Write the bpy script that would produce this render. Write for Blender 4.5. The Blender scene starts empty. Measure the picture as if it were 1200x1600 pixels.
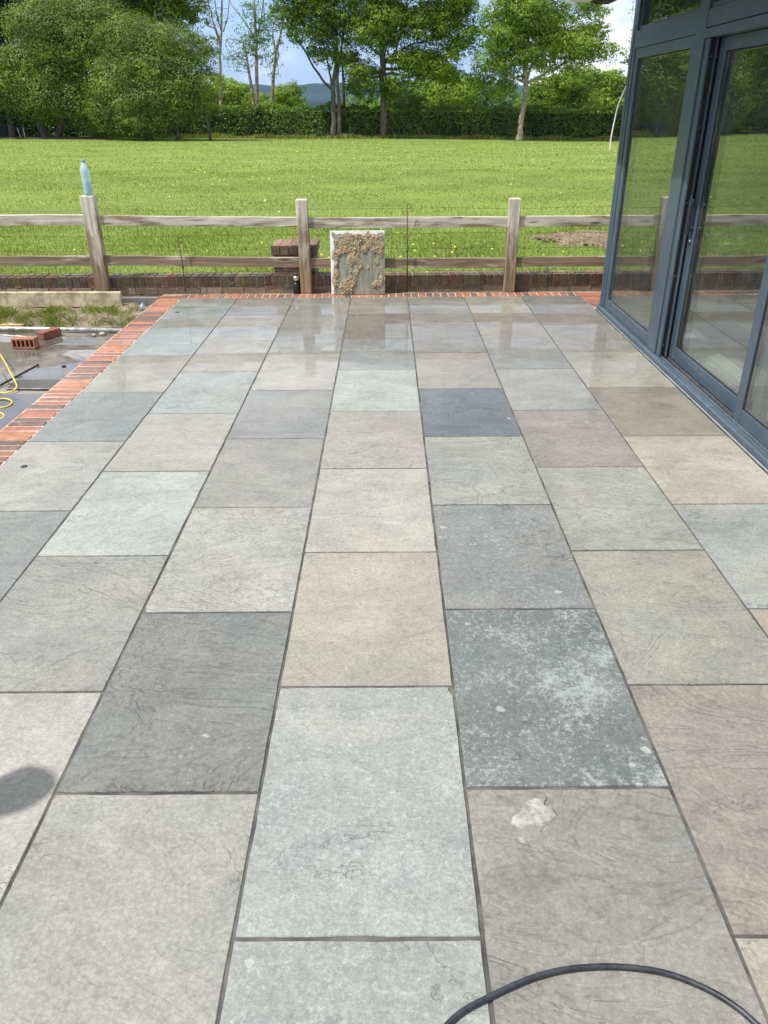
import bpy, math, random
import numpy as np
from mathutils import Matrix, Vector
rng = np.random.default_rng(7)
random.seed(7)
PI = math.pi
scene = bpy.context.scene
C = scene.collection

# ------------------------------------------------------------------ camera
H = 1.67
FPX, PITCH, ROLL, YAW = 1202.0, 0.482, -0.0082, -0.0055
def ray(x, y):
    u = (x-600)/FPX; v = (y-800)/FPX
    c, s = math.cos(-ROLL), math.sin(-ROLL); u, v = c*u-s*v, s*u+c*v
    c, s = math.cos(PITCH), math.sin(PITCH)
    yy = c-s*v; zz = -s-c*v
    c, s = math.cos(-YAW), math.sin(-YAW)
    return np.array([c*u-s*yy, s*u+c*yy, zz])
def at(x, y, Y):
    """world point at depth Y in the direction measured on the photograph"""
    r = ray(x, y); r = r*(Y/r[1]); return (r[0], Y, r[2]+H)
cam = bpy.data.cameras.new('camera'); camo = bpy.data.objects.new('camera', cam); C.objects.link(camo)
fw = Vector(ray(600, 800)).normalized()
rt = (Vector(ray(700, 800))-Vector(ray(600, 800))).normalized()
up = rt.cross(fw).normalized()
M = Matrix((rt, up, -fw)).transposed().to_4x4(); M.translation = (0, 0, H)
camo.matrix_world = M
cam.sensor_fit = 'VERTICAL'; cam.sensor_height = 36; cam.lens = FPX/1600*36
cam.clip_start = 0.05; cam.clip_end = 20000
scene.camera = camo
# ------------------------------------------------------------------ light
SH = Vector((.513, .25, -1.0)).normalized()      # the way sunlight travels
ELEV = math.asin(-SH.z); AZ = math.atan2(-SH.x, -SH.y)
sun = bpy.data.lights.new('sun', 'SUN'); sun.energy = 4.1; sun.angle = math.radians(.8); sun.color = (1, .955, .88)
suno = bpy.data.objects.new('sun', sun); C.objects.link(suno)
suno.rotation_mode = 'QUATERNION'; suno.rotation_quaternion = SH.to_track_quat('-Z', 'Y'); suno.location = (-10, -5, 20)
world = bpy.data.worlds.new('World'); scene.world = world; world.use_nodes = True
scene.view_settings.view_transform = 'Standard'; scene.view_settings.look = 'None'
scene.view_settings.gamma = 1; scene.view_settings.use_curve_mapping = False
scene.view_settings.exposure = 0.42

class NT:
    def __init__(s, tree): s.t = tree; s.t.nodes.clear()
    def n(s, typ, **kw):
        nd = s.t.nodes.new(typ)
        for k, v in kw.items():
            if k == 'ins':
                for a, b in v.items():
                    if hasattr(b, 'is_output') or isinstance(b, bpy.types.NodeSocket): s.t.links.new(b, nd.inputs[a])
                    else: nd.inputs[a].default_value = b
            else: setattr(nd, k, v)
        return nd
    def link(s, a, b): s.t.links.new(a, b)
    def math(s, op, a, b=0.0, c=None, clamp=False):
        nd = s.n('ShaderNodeMath', operation=op, use_clamp=clamp)
        for i, v in enumerate((a, b) if c is None else (a, b, c)):
            if isinstance(v, bpy.types.NodeSocket): s.link(v, nd.inputs[i])
            else: nd.inputs[i].default_value = v
        return nd.outputs[0]
    def mix(s, f, a, b, blend='MIX'):
        nd = s.n('ShaderNodeMix', data_type='RGBA', blend_type=blend)
        for i, v in ((0, f), (6, a), (7, b)):
            if isinstance(v, bpy.types.NodeSocket): s.link(v, nd.inputs[i])
            elif i and len(v) == 3: nd.inputs[i].default_value = (*v, 1)
            else: nd.inputs[i].default_value = v
        return nd.outputs[2]
    def noise(s, vec, scale, detail=4, rough=.55, dist=0.0):
        nd = s.n('ShaderNodeTexNoise', ins={'Scale': scale, 'Detail': detail, 'Roughness': rough, 'Distortion': dist})
        if vec is not None: s.link(vec, nd.inputs['Vector'])
        return nd.outputs[0]
    def ramp(s, v, a, b, lo=0.0, hi=1.0):
        nd = s.n('ShaderNodeMapRange', ins={'From Min': a, 'From Max': b, 'To Min': lo, 'To Max': hi}); nd.interpolation_type = 'SMOOTHSTEP'
        s.link(v, nd.inputs[0]); return nd.outputs[0]
    def scl(s, vec, sc, loc=(0, 0, 0)):
        nd = s.n('ShaderNodeMapping', ins={'Scale': sc, 'Location': loc}); s.link(vec, nd.inputs[0]); return nd.outputs[0]
    def bump(s, h, st, dist, nrm=None):
        nd = s.n('ShaderNodeBump', ins={'Strength': st, 'Distance': dist}); s.link(h, nd.inputs['Height'])
        if nrm is not None: s.link(nrm, nd.inputs['Normal'])
        return nd.outputs[0]

# sky: nishita with a bank of cumulus and slate cloud in it
w = NT(world.node_tree)
sky = w.n('ShaderNodeTexSky', sky_type='NISHITA', sun_disc=False, sun_elevation=ELEV, sun_rotation=AZ)
sky.air_density = 1.0; sky.dust_density = 1.2; sky.ozone_density = 1.5
tc = w.n('ShaderNodeTexCoord')
cv = w.scl(tc.outputs['Generated'], (1, 1, 2.6), (.35, .2, .1))
cn = w.noise(cv, 2.1, 9, .58, .35)
cm = w.ramp(cn, .47, .60)
cv2 = w.scl(tc.outputs['Generated'], (1, 1, 3.2), (3.1, 1.2, .45))
cs = w.ramp(w.noise(cv2, 3.0, 6, .55, .2), .40, .62)
ccol = w.mix(cs, (2.2, 3.1, 5.0), (10.5, 10.4, 10.2))
# slate blue rain cloud standing low over the far hills
sep = w.n('ShaderNodeSeparateXYZ'); w.link(tc.outputs['Generated'], sep.inputs[0])
skyc = w.mix(.55, sky.outputs[0], (2.9, 4.6, 8.2))
skyc = w.mix(w.ramp(w.math('ADD', sep.outputs[2], w.math('MULTIPLY', w.math('SUBTRACT', cn, .5), .12)), .085, .15), skyc, (1.6, 2.5, 4.4))
skyc = w.mix(w.ramp(w.math('ADD', sep.outputs[2], w.math('MULTIPLY', w.math('SUBTRACT', cn, .5), .12)), .16, .25), skyc, (4.6, 4.9, 5.5))
col = w.mix(w.math('MULTIPLY', cm, .85), skyc, ccol)
# white cumulus heads standing low in the sky to the right, slate cloud over them
zz_ = w.math('ADD', sep.outputs[2], w.math('MULTIPLY', w.math('SUBTRACT', cn, .5), .16))
bank_ = w.math('MULTIPLY', w.ramp(zz_, .075, .105, 1, 0), w.ramp(w.math('ADD', sep.outputs[0], w.math('MULTIPLY', w.math('SUBTRACT', cn, .5), .3)), .12, .24))
# broken pale cloud overhead
col = w.mix(w.ramp(w.math('ADD', sep.outputs[2], w.math('MULTIPLY', w.math('SUBTRACT', cs, .5), .25)), .28, .62, 0, .72), col, w.mix(cs, (4.6, 5.0, 5.7), (7.4, 7.5, 7.6)))
col = w.mix(bank_, col, w.mix(cs, (6.2, 7.0, 8.6), (11.5, 11.2, 10.6)))
bg = w.n('ShaderNodeBackground', ins={'Strength': .125}); w.link(col, bg.inputs[0])
wo = w.n('ShaderNodeOutputWorld'); w.link(bg.outputs[0], wo.inputs[0])

# ------------------------------------------------------------------ helpers
def link_obj(name, me, m=None, parent=None, loc=(0, 0, 0)):
    if m is not None and not me.materials: me.materials.append(m)
    o = bpy.data.objects.new(name, me); C.objects.link(o); o.location = loc
    if parent is not None: o.parent = parent
    return o
def tag(o, label=None, cat=None, group=None, kind=None):
    if label: o['label'] = label
    if cat: o['category'] = cat
    if group: o['group'] = group
    if kind: o['kind'] = kind
    return o
def thing(name, label, cat, loc=(0, 0, 0), rz=0, group=None):
    o = bpy.data.objects.new(name, None); C.objects.link(o); o.location = loc; o.rotation_euler = (0, 0, rz)
    o.empty_display_size = .1
    return tag(o, label, cat, group)
class MB:
    def __init__(s): s.v = []; s.f = []; s.sm = []
    def add(s, vs, fs, smooth=False):
        o = len(s.v); s.v += [tuple(map(float, p)) for p in vs]; s.f += [tuple(i+o for i in f) for f in fs]; s.sm += [smooth]*len(fs)
    def box(s, x0, x1, y0, y1, z0, z1, b=0.0, mat=None):
        c = ((x0+x1)/2, (y0+y1)/2, (z0+z1)/2); h = (abs(x1-x0)/2, abs(y1-y0)/2, abs(z1-z0)/2)
        b = min(b, *[q*.9 for q in h])
        vs, fs = [], []
        if b <= 0:
            idx = {}
            for sx in (-1, 1):
                for sy in (-1, 1):
                    for sz in (-1, 1):
                        idx[(sx, sy, sz)] = len(vs); vs.append((c[0]+sx*h[0], c[1]+sy*h[1], c[2]+sz*h[2]))
            I = lambda *a: [idx[t] for t in a]
            fs = [I((-1,-1,-1),(-1,-1,1),(-1,1,1),(-1,1,-1)), I((1,-1,-1),(1,1,-1),(1,1,1),(1,-1,1)),
                  I((-1,-1,-1),(1,-1,-1),(1,-1,1),(-1,-1,1)), I((-1,1,-1),(-1,1,1),(1,1,1),(1,1,-1)),
                  I((-1,-1,-1),(-1,1,-1),(1,1,-1),(1,-1,-1)), I((-1,-1,1),(1,-1,1),(1,1,1),(-1,1,1))]
        else:
            idx = {}
            S = (-1, 1)
            for sx in S:
                for sy in S:
                    for sz in S:
                        for ax in range(3):
                            p = [sx*(h[0]-b), sy*(h[1]-b), sz*(h[2]-b)]
                            p[ax] = (sx, sy, sz)[ax]*h[ax]
                            idx[(sx, sy, sz, ax)] = len(vs); vs.append((c[0]+p[0], c[1]+p[1], c[2]+p[2]))
            raw = []
            for ax in range(3):
                a1, a2 = (ax+1) % 3, (ax+2) % 3
                for sg in S:
                    q = []
                    for (i, j) in ((-1,-1),(1,-1),(1,1),(-1,1)):
                        k = [0,0,0]; k[ax] = sg; k[a1] = i; k[a2] = j; q.append(idx[(*k, ax)])
                    raw.append(q)
                for i in S:
                    for j in S:      # edge running along ax
                        k0 = [0,0,0]; k0[ax] = -1; k0[a1] = i; k0[a2] = j
                        k1 = list(k0); k1[ax] = 1
                        raw.append([idx[(*k0, a1)], idx[(*k1, a1)], idx[(*k1, a2)], idx[(*k0, a2)]])
            for sx in S:
                for sy in S:
                    for sz in S: raw.append([idx[(sx, sy, sz, a)] for a in range(3)])
            cc = np.array(c)
            for q in raw:
                P = np.array([vs[i] for i in q]); nn = np.cross(P[1]-P[0], P[2]-P[1])
                if np.dot(nn, P.mean(0)-cc) < 0: q = q[::-1]
                fs.append(q)
        if mat is not None: vs = [tuple(mat @ Vector(p)) for p in vs]
        s.add(vs, fs); return s
    def tube(s, pts, r, n=8, caps=True, smooth=True):
        pts = [Vector(p) for p in pts]
        rs = r if hasattr(r, '__len__') else [r]*len(pts)
        vs, fs = [], []
        prev = None
        for i, p in enumerate(pts):
            d = (pts[min(i+1, len(pts)-1)]-pts[max(i-1, 0)]).normalized()
            if prev is None:
                a = Vector((0, 0, 1)) if abs(d.z) < .9 else Vector((1, 0, 0))
                u = d.cross(a).normalized()
            else: u = (prev-d*prev.dot(d)).normalized()
            prev = u; vv = d.cross(u)
            for k in range(n):
                t = 2*PI*k/n; vs.append(p+(u*math.cos(t)+vv*math.sin(t))*rs[i])
        for i in range(len(pts)-1):
            for k in range(n):
                k2 = (k+1) % n; fs.append((i*n+k, i*n+k2, (i+1)*n+k2, (i+1)*n+k))
        s.add(vs, fs, smooth)
        if caps:
            o = len(s.v)-len(vs)
            s.f.append(tuple(o+k for k in range(n))[::-1]); s.sm.append(False)
            s.f.append(tuple(o+(len(pts)-1)*n+k for k in range(n))); s.sm.append(False)
        return s
    def lathe(s, prof, c=(0, 0, 0), n=20, mat=None):
        vs, fs = [], []
        for r, z in prof:
            for k in range(n):
                t = 2*PI*k/n; vs.append((c[0]+r*math.cos(t), c[1]+r*math.sin(t), c[2]+z))
        for i in range(len(prof)-1):
            for k in range(n):
                k2 = (k+1) % n; fs.append((i*n+k, i*n+k2, (i+1)*n+k2, (i+1)*n+k))
        fs.append(tuple(range(n))[::-1]); fs.append(tuple((len(prof)-1)*n+k for k in range(n)))
        if mat is not None: vs = [mat @ Vector(p) for p in vs]
        s.add(vs, fs, True); return s
    def mesh(s, name='mesh'):
        me = bpy.data.meshes.new(name); me.from_pydata(s.v, [], s.f); me.update()
        me.polygons.foreach_set('use_smooth', s.sm)
        return me
    def build(s, name, m, parent=None, loc=(0, 0, 0)): return link_obj(name, s.mesh(name), m, parent, loc)
def fast_mesh(name, V, k, mat, parent=None, tint=None, smooth=False):
    """V: (N*k,3) array, every k verts one face"""
    N = len(V)//k
    me = bpy.data.meshes.new(name)
    me.vertices.add(len(V)); me.vertices.foreach_set('co', V.astype(np.float32).ravel())
    me.loops.add(len(V)); me.loops.foreach_set('vertex_index', np.arange(len(V), dtype=np.int32))
    me.polygons.add(N); me.polygons.foreach_set('loop_start', np.arange(0, N*k, k, dtype=np.int32))
    me.polygons.foreach_set('loop_total', np.full(N, k, dtype=np.int32))
    if tint is not None:
        a = me.attributes.new('tint', 'FLOAT', 'POINT'); a.data.foreach_set('value', np.repeat(tint, k).astype(np.float32))
    me.update(calc_edges=True)
    return link_obj(name, me, mat, parent)
def grid_mesh(name, X, Y, Z, mat, parent=None, smooth=True):
    ny, nx = X.shape
    V = np.stack([X, Y, Z], -1).reshape(-1, 3)
    idx = np.arange(nx*ny).reshape(ny, nx)
    F = np.stack([idx[:-1, :-1], idx[:-1, 1:], idx[1:, 1:], idx[1:, :-1]], -1).reshape(-1, 4)
    me = bpy.data.meshes.new(name); me.from_pydata(V.tolist(), [], F.tolist()); me.update()
    me.polygons.foreach_set('use_smooth', [smooth]*len(F))
    return link_obj(name, me, mat, parent)

# ------------------------------------------------------------------ materials
def newmat(name):
    m = bpy.data.materials.new(name); m.use_nodes = True
    t = NT(m.node_tree); out = t.n('ShaderNodeOutputMaterial'); return m, t, out
def principled(t, out, **ins):
    p = t.n('ShaderNodeBsdfPrincipled')
    for k, v in ins.items():
        k = k.replace('_', ' ')
        if isinstance(v, bpy.types.NodeSocket): t.link(v, p.inputs[k])
        elif isinstance(v, tuple) and len(v) == 3: p.inputs[k].default_value = (*v, 1)
        else: p.inputs[k].default_value = v
    t.link(p.outputs[0], out.inputs[0]); return p
def wetmask(t):
    geo = t.n('ShaderNodeNewGeometry'); sp = t.n('ShaderNodeSeparateXYZ'); t.link(geo.outputs['Position'], sp.inputs[0])
    nz = t.noise(geo.outputs['Position'], 1.1, 5, .6, .3)
    yy = t.math('ADD', sp.outputs[1], t.math('MULTIPLY', t.math('SUBTRACT', nz, .5), 3.2))
    return t.ramp(yy, 3.3, 5.6), geo.outputs['Position']
def mat_slab():
    m, t, out = newmat('sandstone_slab')
    oi = t.n('ShaderNodeObjectInfo'); tc = t.n('ShaderNodeTexCoord')
    off = t.n('ShaderNodeVectorMath', operation='SCALE'); off.inputs[0].default_value = (37, 91, 53)
    t.link(oi.outputs['Random'], off.inputs['Scale'])
    ad = t.n('ShaderNodeVectorMath', operation='ADD'); t.link(tc.outputs['Object'], ad.inputs[0]); t.link(off.outputs[0], ad.inputs[1])
    v = ad.outputs[0]; base = oi.outputs['Color']; al = oi.outputs['Alpha']
    # cloudy tone
    big = t.noise(v, 2.6, 7, .6, .8)
    c = t.mix(t.ramp(big, .32, .70), t.mix(1, base, (.88, .89, .90), 'MULTIPLY'), t.mix(1, base, (1.10, 1.10, 1.09), 'MULTIPLY'))
    hue = t.noise(v, 1.7, 4, .5, .6)
    c = t.mix(t.ramp(hue, .35, .7, 0, .16), c, t.mix(1, c, (1.12, .97, .82), 'MULTIPLY'))
    hue2 = t.noise(t.scl(v, (1, 1, 1), (9, 4, 2)), 2.1, 4, .5, .6)
    c = t.mix(t.ramp(hue2, .45, .75, 0, .25), c, t.mix(1, c, (.86, 1.0, 1.06), 'MULTIPLY'))
    # bedding swirls
    sw = t.noise(t.scl(v, (1.1, 2.9, 1)), 1.7, 8, .60, 2.0)
    c = t.mix(t.ramp(sw, .44, .64, 0, .42), c, t.mix(1, c, (.74, .75, .77), 'MULTIPLY'))
    # grain of the stone
    g1 = t.noise(v, 85, 3, .8); g2 = t.noise(v, 34, 7, .8, .2)
    c = t.mix(t.ramp(t.noise(v, 11, 7, .72, .5), .40, .62, 0, .30), c, t.mix(1, c, (1.22, 1.22, 1.21), 'MULTIPLY'))
    c = t.mix(t.ramp(g1, .44, .60, 0, .50), c, t.mix(1, c, (1.45, 1.45, 1.43), 'MULTIPLY'))
    c = t.mix(t.ramp(g2, .49, .62, 0, .50), c, t.mix(1, c, (.66, .67, .69), 'MULTIPLY'))
    # pale mineral flecks, amount by the slab
    fl = t.noise(v, 62, 5, .85, .0)
    pat = t.noise(v, 5.0, 8, .72, .5)
    th = t.math('SUBTRACT', t.math('SUBTRACT', .650, t.math('MULTIPLY', al, .14)), t.math('MULTIPLY', t.math('SUBTRACT', pat, .5), t.math('MULTIPLY', t.math('POWER', al, 3.0), .5)))
    flm = t.math('MULTIPLY', t.math('SUBTRACT', fl, th), 11, clamp=True)
    pale = t.mix(.70, base, (.50, .54, .53))
    c = t.mix(t.math('MULTIPLY', flm, .50), c, pale)
    blot = t.math('MULTIPLY', t.ramp(pat, .56, .66), t.ramp(al, .6, 1.0))
    c = t.mix(t.math('MULTIPLY', blot, .26), c, pale)
    # round lichen dots
    vo = t.n('ShaderNodeTexVoronoi', ins={'Scale': 17.0, 'Randomness': 1.0})
    dist = t.n('ShaderNodeVectorMath', operation='ADD')
    t.link(v, dist.inputs[0]); nv = t.n('ShaderNodeTexNoise', ins={'Scale': 45.0}); t.link(v, nv.inputs['Vector'])
    ns = t.n('ShaderNodeVectorMath', operation='SCALE'); t.link(nv.outputs[1], ns.inputs[0]); ns.inputs['Scale'].default_value = .02
    t.link(ns.outputs[0], dist.inputs[1]); t.link(dist.outputs[0], vo.inputs['Vector'])
    sc = t.n('ShaderNodeSeparateColor'); t.link(vo.outputs['Color'], sc.inputs[0])
    dot = t.math('MULTIPLY', t.math('MULTIPLY', t.math('SUBTRACT', t.math('ADD', .05, t.math('MULTIPLY', sc.outputs[1], .22)), vo.outputs['Distance']), 16, clamp=True), t.math('GREATER_THAN', sc.outputs[0], t.math('SUBTRACT', .994, t.math('MULTIPLY', t.math('POWER', al, 2.0), .26))))
    c = t.mix(t.math('MULTIPLY', dot, .45), c, (.46, .48, .46))
    # hairline cracks on the cleft face
    ck = t.noise(t.scl(v, (1.0, 1.5, 1)), 3.2, 8, .62, .7)
    ln = t.ramp(t.math('ABSOLUTE', t.math('SUBTRACT', ck, .5)), 0.0, .007, 1, 0)
    gate = t.ramp(t.noise(v, 2.3, 3, .5, .3), .55, .68)
    lnm = t.math('MULTIPLY', ln, gate)
    c = t.mix(t.math('MULTIPLY', lnm, .22), c, t.mix(1, c, (.35, .35, .36), 'MULTIPLY'))
    wet, pos = wetmask(t)
    # dried tide marks and site dust lying across several slabs
    du = t.noise(pos, .85, 7, .62, .8)
    c = t.mix(t.ramp(du, .42, .66, 0, .55), c, t.mix(1, c, (1.11, 1.10, 1.08), 'MULTIPLY'))
    tide = t.ramp(t.math('ABSOLUTE', t.math('SUBTRACT', du, .47)), 0, .012, 1, 0)
    c = t.mix(t.math('MULTIPLY', tide, .22), c, t.mix(1, c, (.72, .70, .66), 'MULTIPLY'))
    dk = t.ramp(t.noise(pos, 3.1, 3, .5, .2), .70, .80)
    c = t.mix(t.math('MULTIPLY', dk, .35), c, t.mix(1, c, (.6, .6, .6), 'MULTIPLY'))
    c = t.mix(wet, c, t.mix(1, c, (.90, .87, .82), 'MULTIPLY'))
    hgt = t.math('ADD', t.math('MULTIPLY', sw, .7), t.math('ADD', t.math('MULTIPLY', g2, .16), t.math('MULTIPLY', g1, .10)))
    hgt = t.math('SUBTRACT', hgt, t.math('MULTIPLY', lnm, .25))
    stp = t.noise(t.scl(v, (1.0, 1.8, 1), (4, 7, 1)), 1.5, 5, .52, 1.5)
    amt = t.math('MULTIPLY', t.ramp(al, .12, .38, .05, .36), t.ramp(al, .5, .62, 1, .18))
    for lo_ in (.45, .52, .585):      # darker vein along the edge of each cleft layer
        lip = t.math('MULTIPLY', t.ramp(t.math('ABSOLUTE', t.math('SUBTRACT', stp, lo_)), .001, .010, 1, 0), t.math('MULTIPLY', amt, 1.15))
        c = t.mix(lip, c, t.mix(1, c, (.62, .61, .60), 'MULTIPLY'))
    for lo_ in (.38, .45, .52, .585, .65): hgt = t.math('ADD', hgt, t.math('MULTIPLY', t.ramp(stp, lo_, lo_+.024), amt))
    nb = t.bump(hgt, .75, .010)
    cb = t.bump(t.noise(pos, 5.0, 3, .5), .06, .004)
    film = t.ramp(t.noise(pos, 3.4, 6, .65, .5), .36, .56)
    p = principled(t, out, Base_Color=c, Roughness=t.math('SUBTRACT', .74, t.math('MULTIPLY', wet, .22)), Normal=nb,
                   Coat_Weight=t.math('MULTIPLY', wet, t.math('ADD', .55, t.math('MULTIPLY', film, .45))), Coat_Roughness=t.math('ADD', .035, t.math('MULTIPLY', t.math('SUBTRACT', 1, film), .14)), Coat_IOR=1.36, Coat_Normal=cb)
    return m
def mat_brick(name, wetcoat=True, dirt=.3):
    m, t, out = newmat(name)
    oi = t.n('ShaderNodeObjectInfo'); tc = t.n('ShaderNodeTexCoord')
    off = t.n('ShaderNodeVectorMath', operation='SCALE'); off.inputs[0].default_value = (17, 31, 23); t.link(oi.outputs['Random'], off.inputs['Scale'])
    ad = t.n('ShaderNodeVectorMath', operation='ADD'); t.link(tc.outputs['Object'], ad.inputs[0]); t.link(off.outputs[0], ad.inputs[1]); v = ad.outputs[0]
    c = oi.outputs['Color']
    n1 = t.noise(v, 14, 6, .7, .6); n2 = t.noise(v, 90, 3, .7)
    c = t.mix(t.ramp(n1, .40, .62, 0, .7), c, t.mix(1, c, (.68, .62, .64), 'MULTIPLY'))
    c = t.mix(t.ramp(n2, .5, .7, 0, .4), c, t.mix(1, c, (1.5, 1.4, 1.3), 'MULTIPLY'))
    c = t.mix(t.ramp(t.noise(v, 9, 5, .7, 1), .54, .70, 0, dirt), c, (.46, .40, .35))
    kw = {}
    if wetcoat:
        wet, pos = wetmask(t); kw = dict(Coat_Weight=t.math('MULTIPLY', wet, .7), Coat_Roughness=.12, Coat_IOR=1.35)
    principled(t, out, Base_Color=c, Roughness=.72, Normal=t.bump(t.math('ADD', n1, t.math('MULTIPLY', n2, .4)), .6, .004), **kw)
    return m
def mat_simple(name, col, rough=.6, nscale=12, var=.25, bump=.2, bd=.003, metallic=0.0, coat=0.0, coatr=.1):
    m, t, out = newmat(name); tc = t.n('ShaderNodeTexCoord'); v = tc.outputs['Object']
    n1 = t.noise(v, nscale, 6, .65, .3); n2 = t.noise(v, nscale*7, 3, .6)
    lo = tuple(q*(1-var) for q in col); hi = tuple(min(1, q*(1+var)) for q in col)
    c = t.mix(t.ramp(n1, .33, .67), lo, hi)
    r = t.math('ADD', rough-.06, t.math('MULTIPLY', n1, .12))
    principled(t, out, Base_Color=c, Roughness=r, Metallic=metallic, Coat_Weight=coat, Coat_Roughness=coatr, Normal=t.bump(t.math('ADD', n1, t.math('MULTIPLY', n2, .4)), bump, bd))
    return m
def mat_wood(name, axis, dry, damp, zlo=.25, zhi=.75, wscale=1.0):
    m, t, out = newmat(name); tc = t.n('ShaderNodeTexCoord'); oi = t.n('ShaderNodeObjectInfo')
    off = t.n('ShaderNodeVectorMath', operation='SCALE'); off.inputs[0].default_value = (7, 11, 13); t.link(oi.outputs['Random'], off.inputs['Scale'])
    ad = t.n('ShaderNodeVectorMath', operation='ADD'); t.link(tc.outputs['Object'], ad.inputs[0]); t.link(off.outputs[0], ad.inputs[1]); v = ad.outputs[0]
    sc = {'x': (1.2, 26, 26), 'z': (26, 26, 1.2), 'y': (26, 1.2, 26)}[axis]
    gv = t.scl(v, sc)
    gr = t.noise(gv, 1.6, 7, .66, .6)
    gf = t.noise(gv, 6, 4, .7, .2)
    # rain dampened against sun bleached patches, with a ragged limit
    geo = t.n('ShaderNodeNewGeometry'); sp = t.n('ShaderNodeSeparateXYZ'); t.link(geo.outputs['Position'], sp.inputs[0])
    pz = t.noise(t.scl(v, {'x': (1.4, 5, 9), 'z': (9, 9, 2), 'y': (9, 1.4, 9)}[axis]), 1.3, 5, .6, .4)
    hz = t.math('ADD', sp.outputs[2], t.math('MULTIPLY', t.math('SUBTRACT', pz, .5), 1.9*wscale))
    dm = t.ramp(hz, zlo, zhi, 1, 0)
    c1 = t.mix(t.ramp(gr, .35, .65), tuple(q*.66 for q in dry), tuple(min(.95, q*1.12) for q in dry))
    c2 = t.mix(t.ramp(gr, .35, .65), tuple(q*.62 for q in damp), tuple(q*1.3 for q in damp))
    c = t.mix(dm, c1, c2)
    c = t.mix(t.ramp(gf, .56, .72, 0, .5), c, t.mix(1, c, (.45, .42, .38), 'MULTIPLY'))
    # knots
    vo = t.n('ShaderNodeTexVoronoi', ins={'Scale': 1.0}); t.link(t.scl(v, {'x': (1.7, 9, 9), 'z': (9, 9, 1.7), 'y': (9, 1.7, 9)}[axis]), vo.inputs['Vector'])
    kn = t.ramp(vo.outputs['Distance'], .07, .16, 1, 0)
    c = t.mix(t.math('MULTIPLY', kn, .8), c, (.06, .04, .028))
    # green algae streaks
    c = t.mix(t.ramp(t.noise(v, 3.2, 4, .6), .58, .72, 0, .35), c, (.16, .17, .07))
    principled(t, out, Base_Color=c, Roughness=.8, Normal=t.bump(t.math('ADD', gr, t.math('MULTIPLY', gf, .5)), .6, .004))
    return m
def mat_leaf(name, c0, c1, trans=.3, rough=.5, dark=.55):
    m, t, out = newmat(name)
    at_ = t.n('ShaderNodeAttribute', attribute_name='tint'); geo = t.n('ShaderNodeNewGeometry')
    n = t.noise(geo.outputs['Position'], .45, 4, .6)
    f = t.math('ADD', t.math('MULTIPLY', at_.outputs['Fac'], .6), t.math('MULTIPLY', t.ramp(n, .3, .7), .45), clamp=True)
    c = t.mix(f, c0, c1)
    p = t.n('ShaderNodeBsdfPrincipled', ins={'Roughness': rough, 'Specular IOR Level': .22}); t.link(c, p.inputs['Base Color'])
    tr = t.n('ShaderNodeBsdfTranslucent'); t.link(t.mix(1, c, (1.35, 1.5, .55), 'MULTIPLY'), tr.inputs[0])
    mx = t.n('ShaderNodeMixShader', ins={0: trans}); t.link(p.outputs[0], mx.inputs[1]); t.link(tr.outputs[0], mx.inputs[2])
    t.link(mx.outputs[0], out.inputs[0]); return m
def mat_glass():
    m, t, out = newmat('window_glass')
    lw = t.n('ShaderNodeLayerWeight', ins={'Blend': .5})
    fc = lw.outputs['Facing']
    R = t.math('ADD', .08, t.math('MULTIPLY', t.math('POWER', fc, 3.0), .92))
    geo = t.n('ShaderNodeNewGeometry')
    tc = t.n('ShaderNodeTexCoord')
    tr = t.n('ShaderNodeBsdfTransparent', ins={0: (.90, .94, .92, 1)})
    gl = t.n('ShaderNodeBsdfGlossy', ins={'Color': (.93, .97, .96, 1), 'Roughness': .012})
    wob = t.bump(t.noise(tc.outputs['Object'], 1.6, 2, .5), .035, .01); t.link(wob, gl.inputs['Normal'])
    mx = t.n('ShaderNodeMixShader'); t.link(R, mx.inputs[0]); t.link(tr.outputs[0], mx.inputs[1]); t.link(gl.outputs[0], mx.inputs[2])
    # dried rain smears and dust on the pane
    sm = t.noise(t.scl(tc.outputs['Object'], (1, 7, 1.2)), 3.0, 7, .7, .5)
    df = t.n('ShaderNodeBsdfDiffuse', ins={0: (.5, .5, .47, 1)})
    mx2 = t.n('ShaderNodeMixShader'); t.link(t.math('ADD', t.ramp(sm, .45, .78, .012, .11), t.ramp(t.noise(tc.outputs['Object'], 70, 3, .7), .66, .72, 0, .16)), mx2.inputs[0]); t.link(mx.outputs[0], mx2.inputs[1]); t.link(df.outputs[0], mx2.inputs[2])
    t.link(mx2.outputs[0], out.inputs[0]); return m
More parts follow.
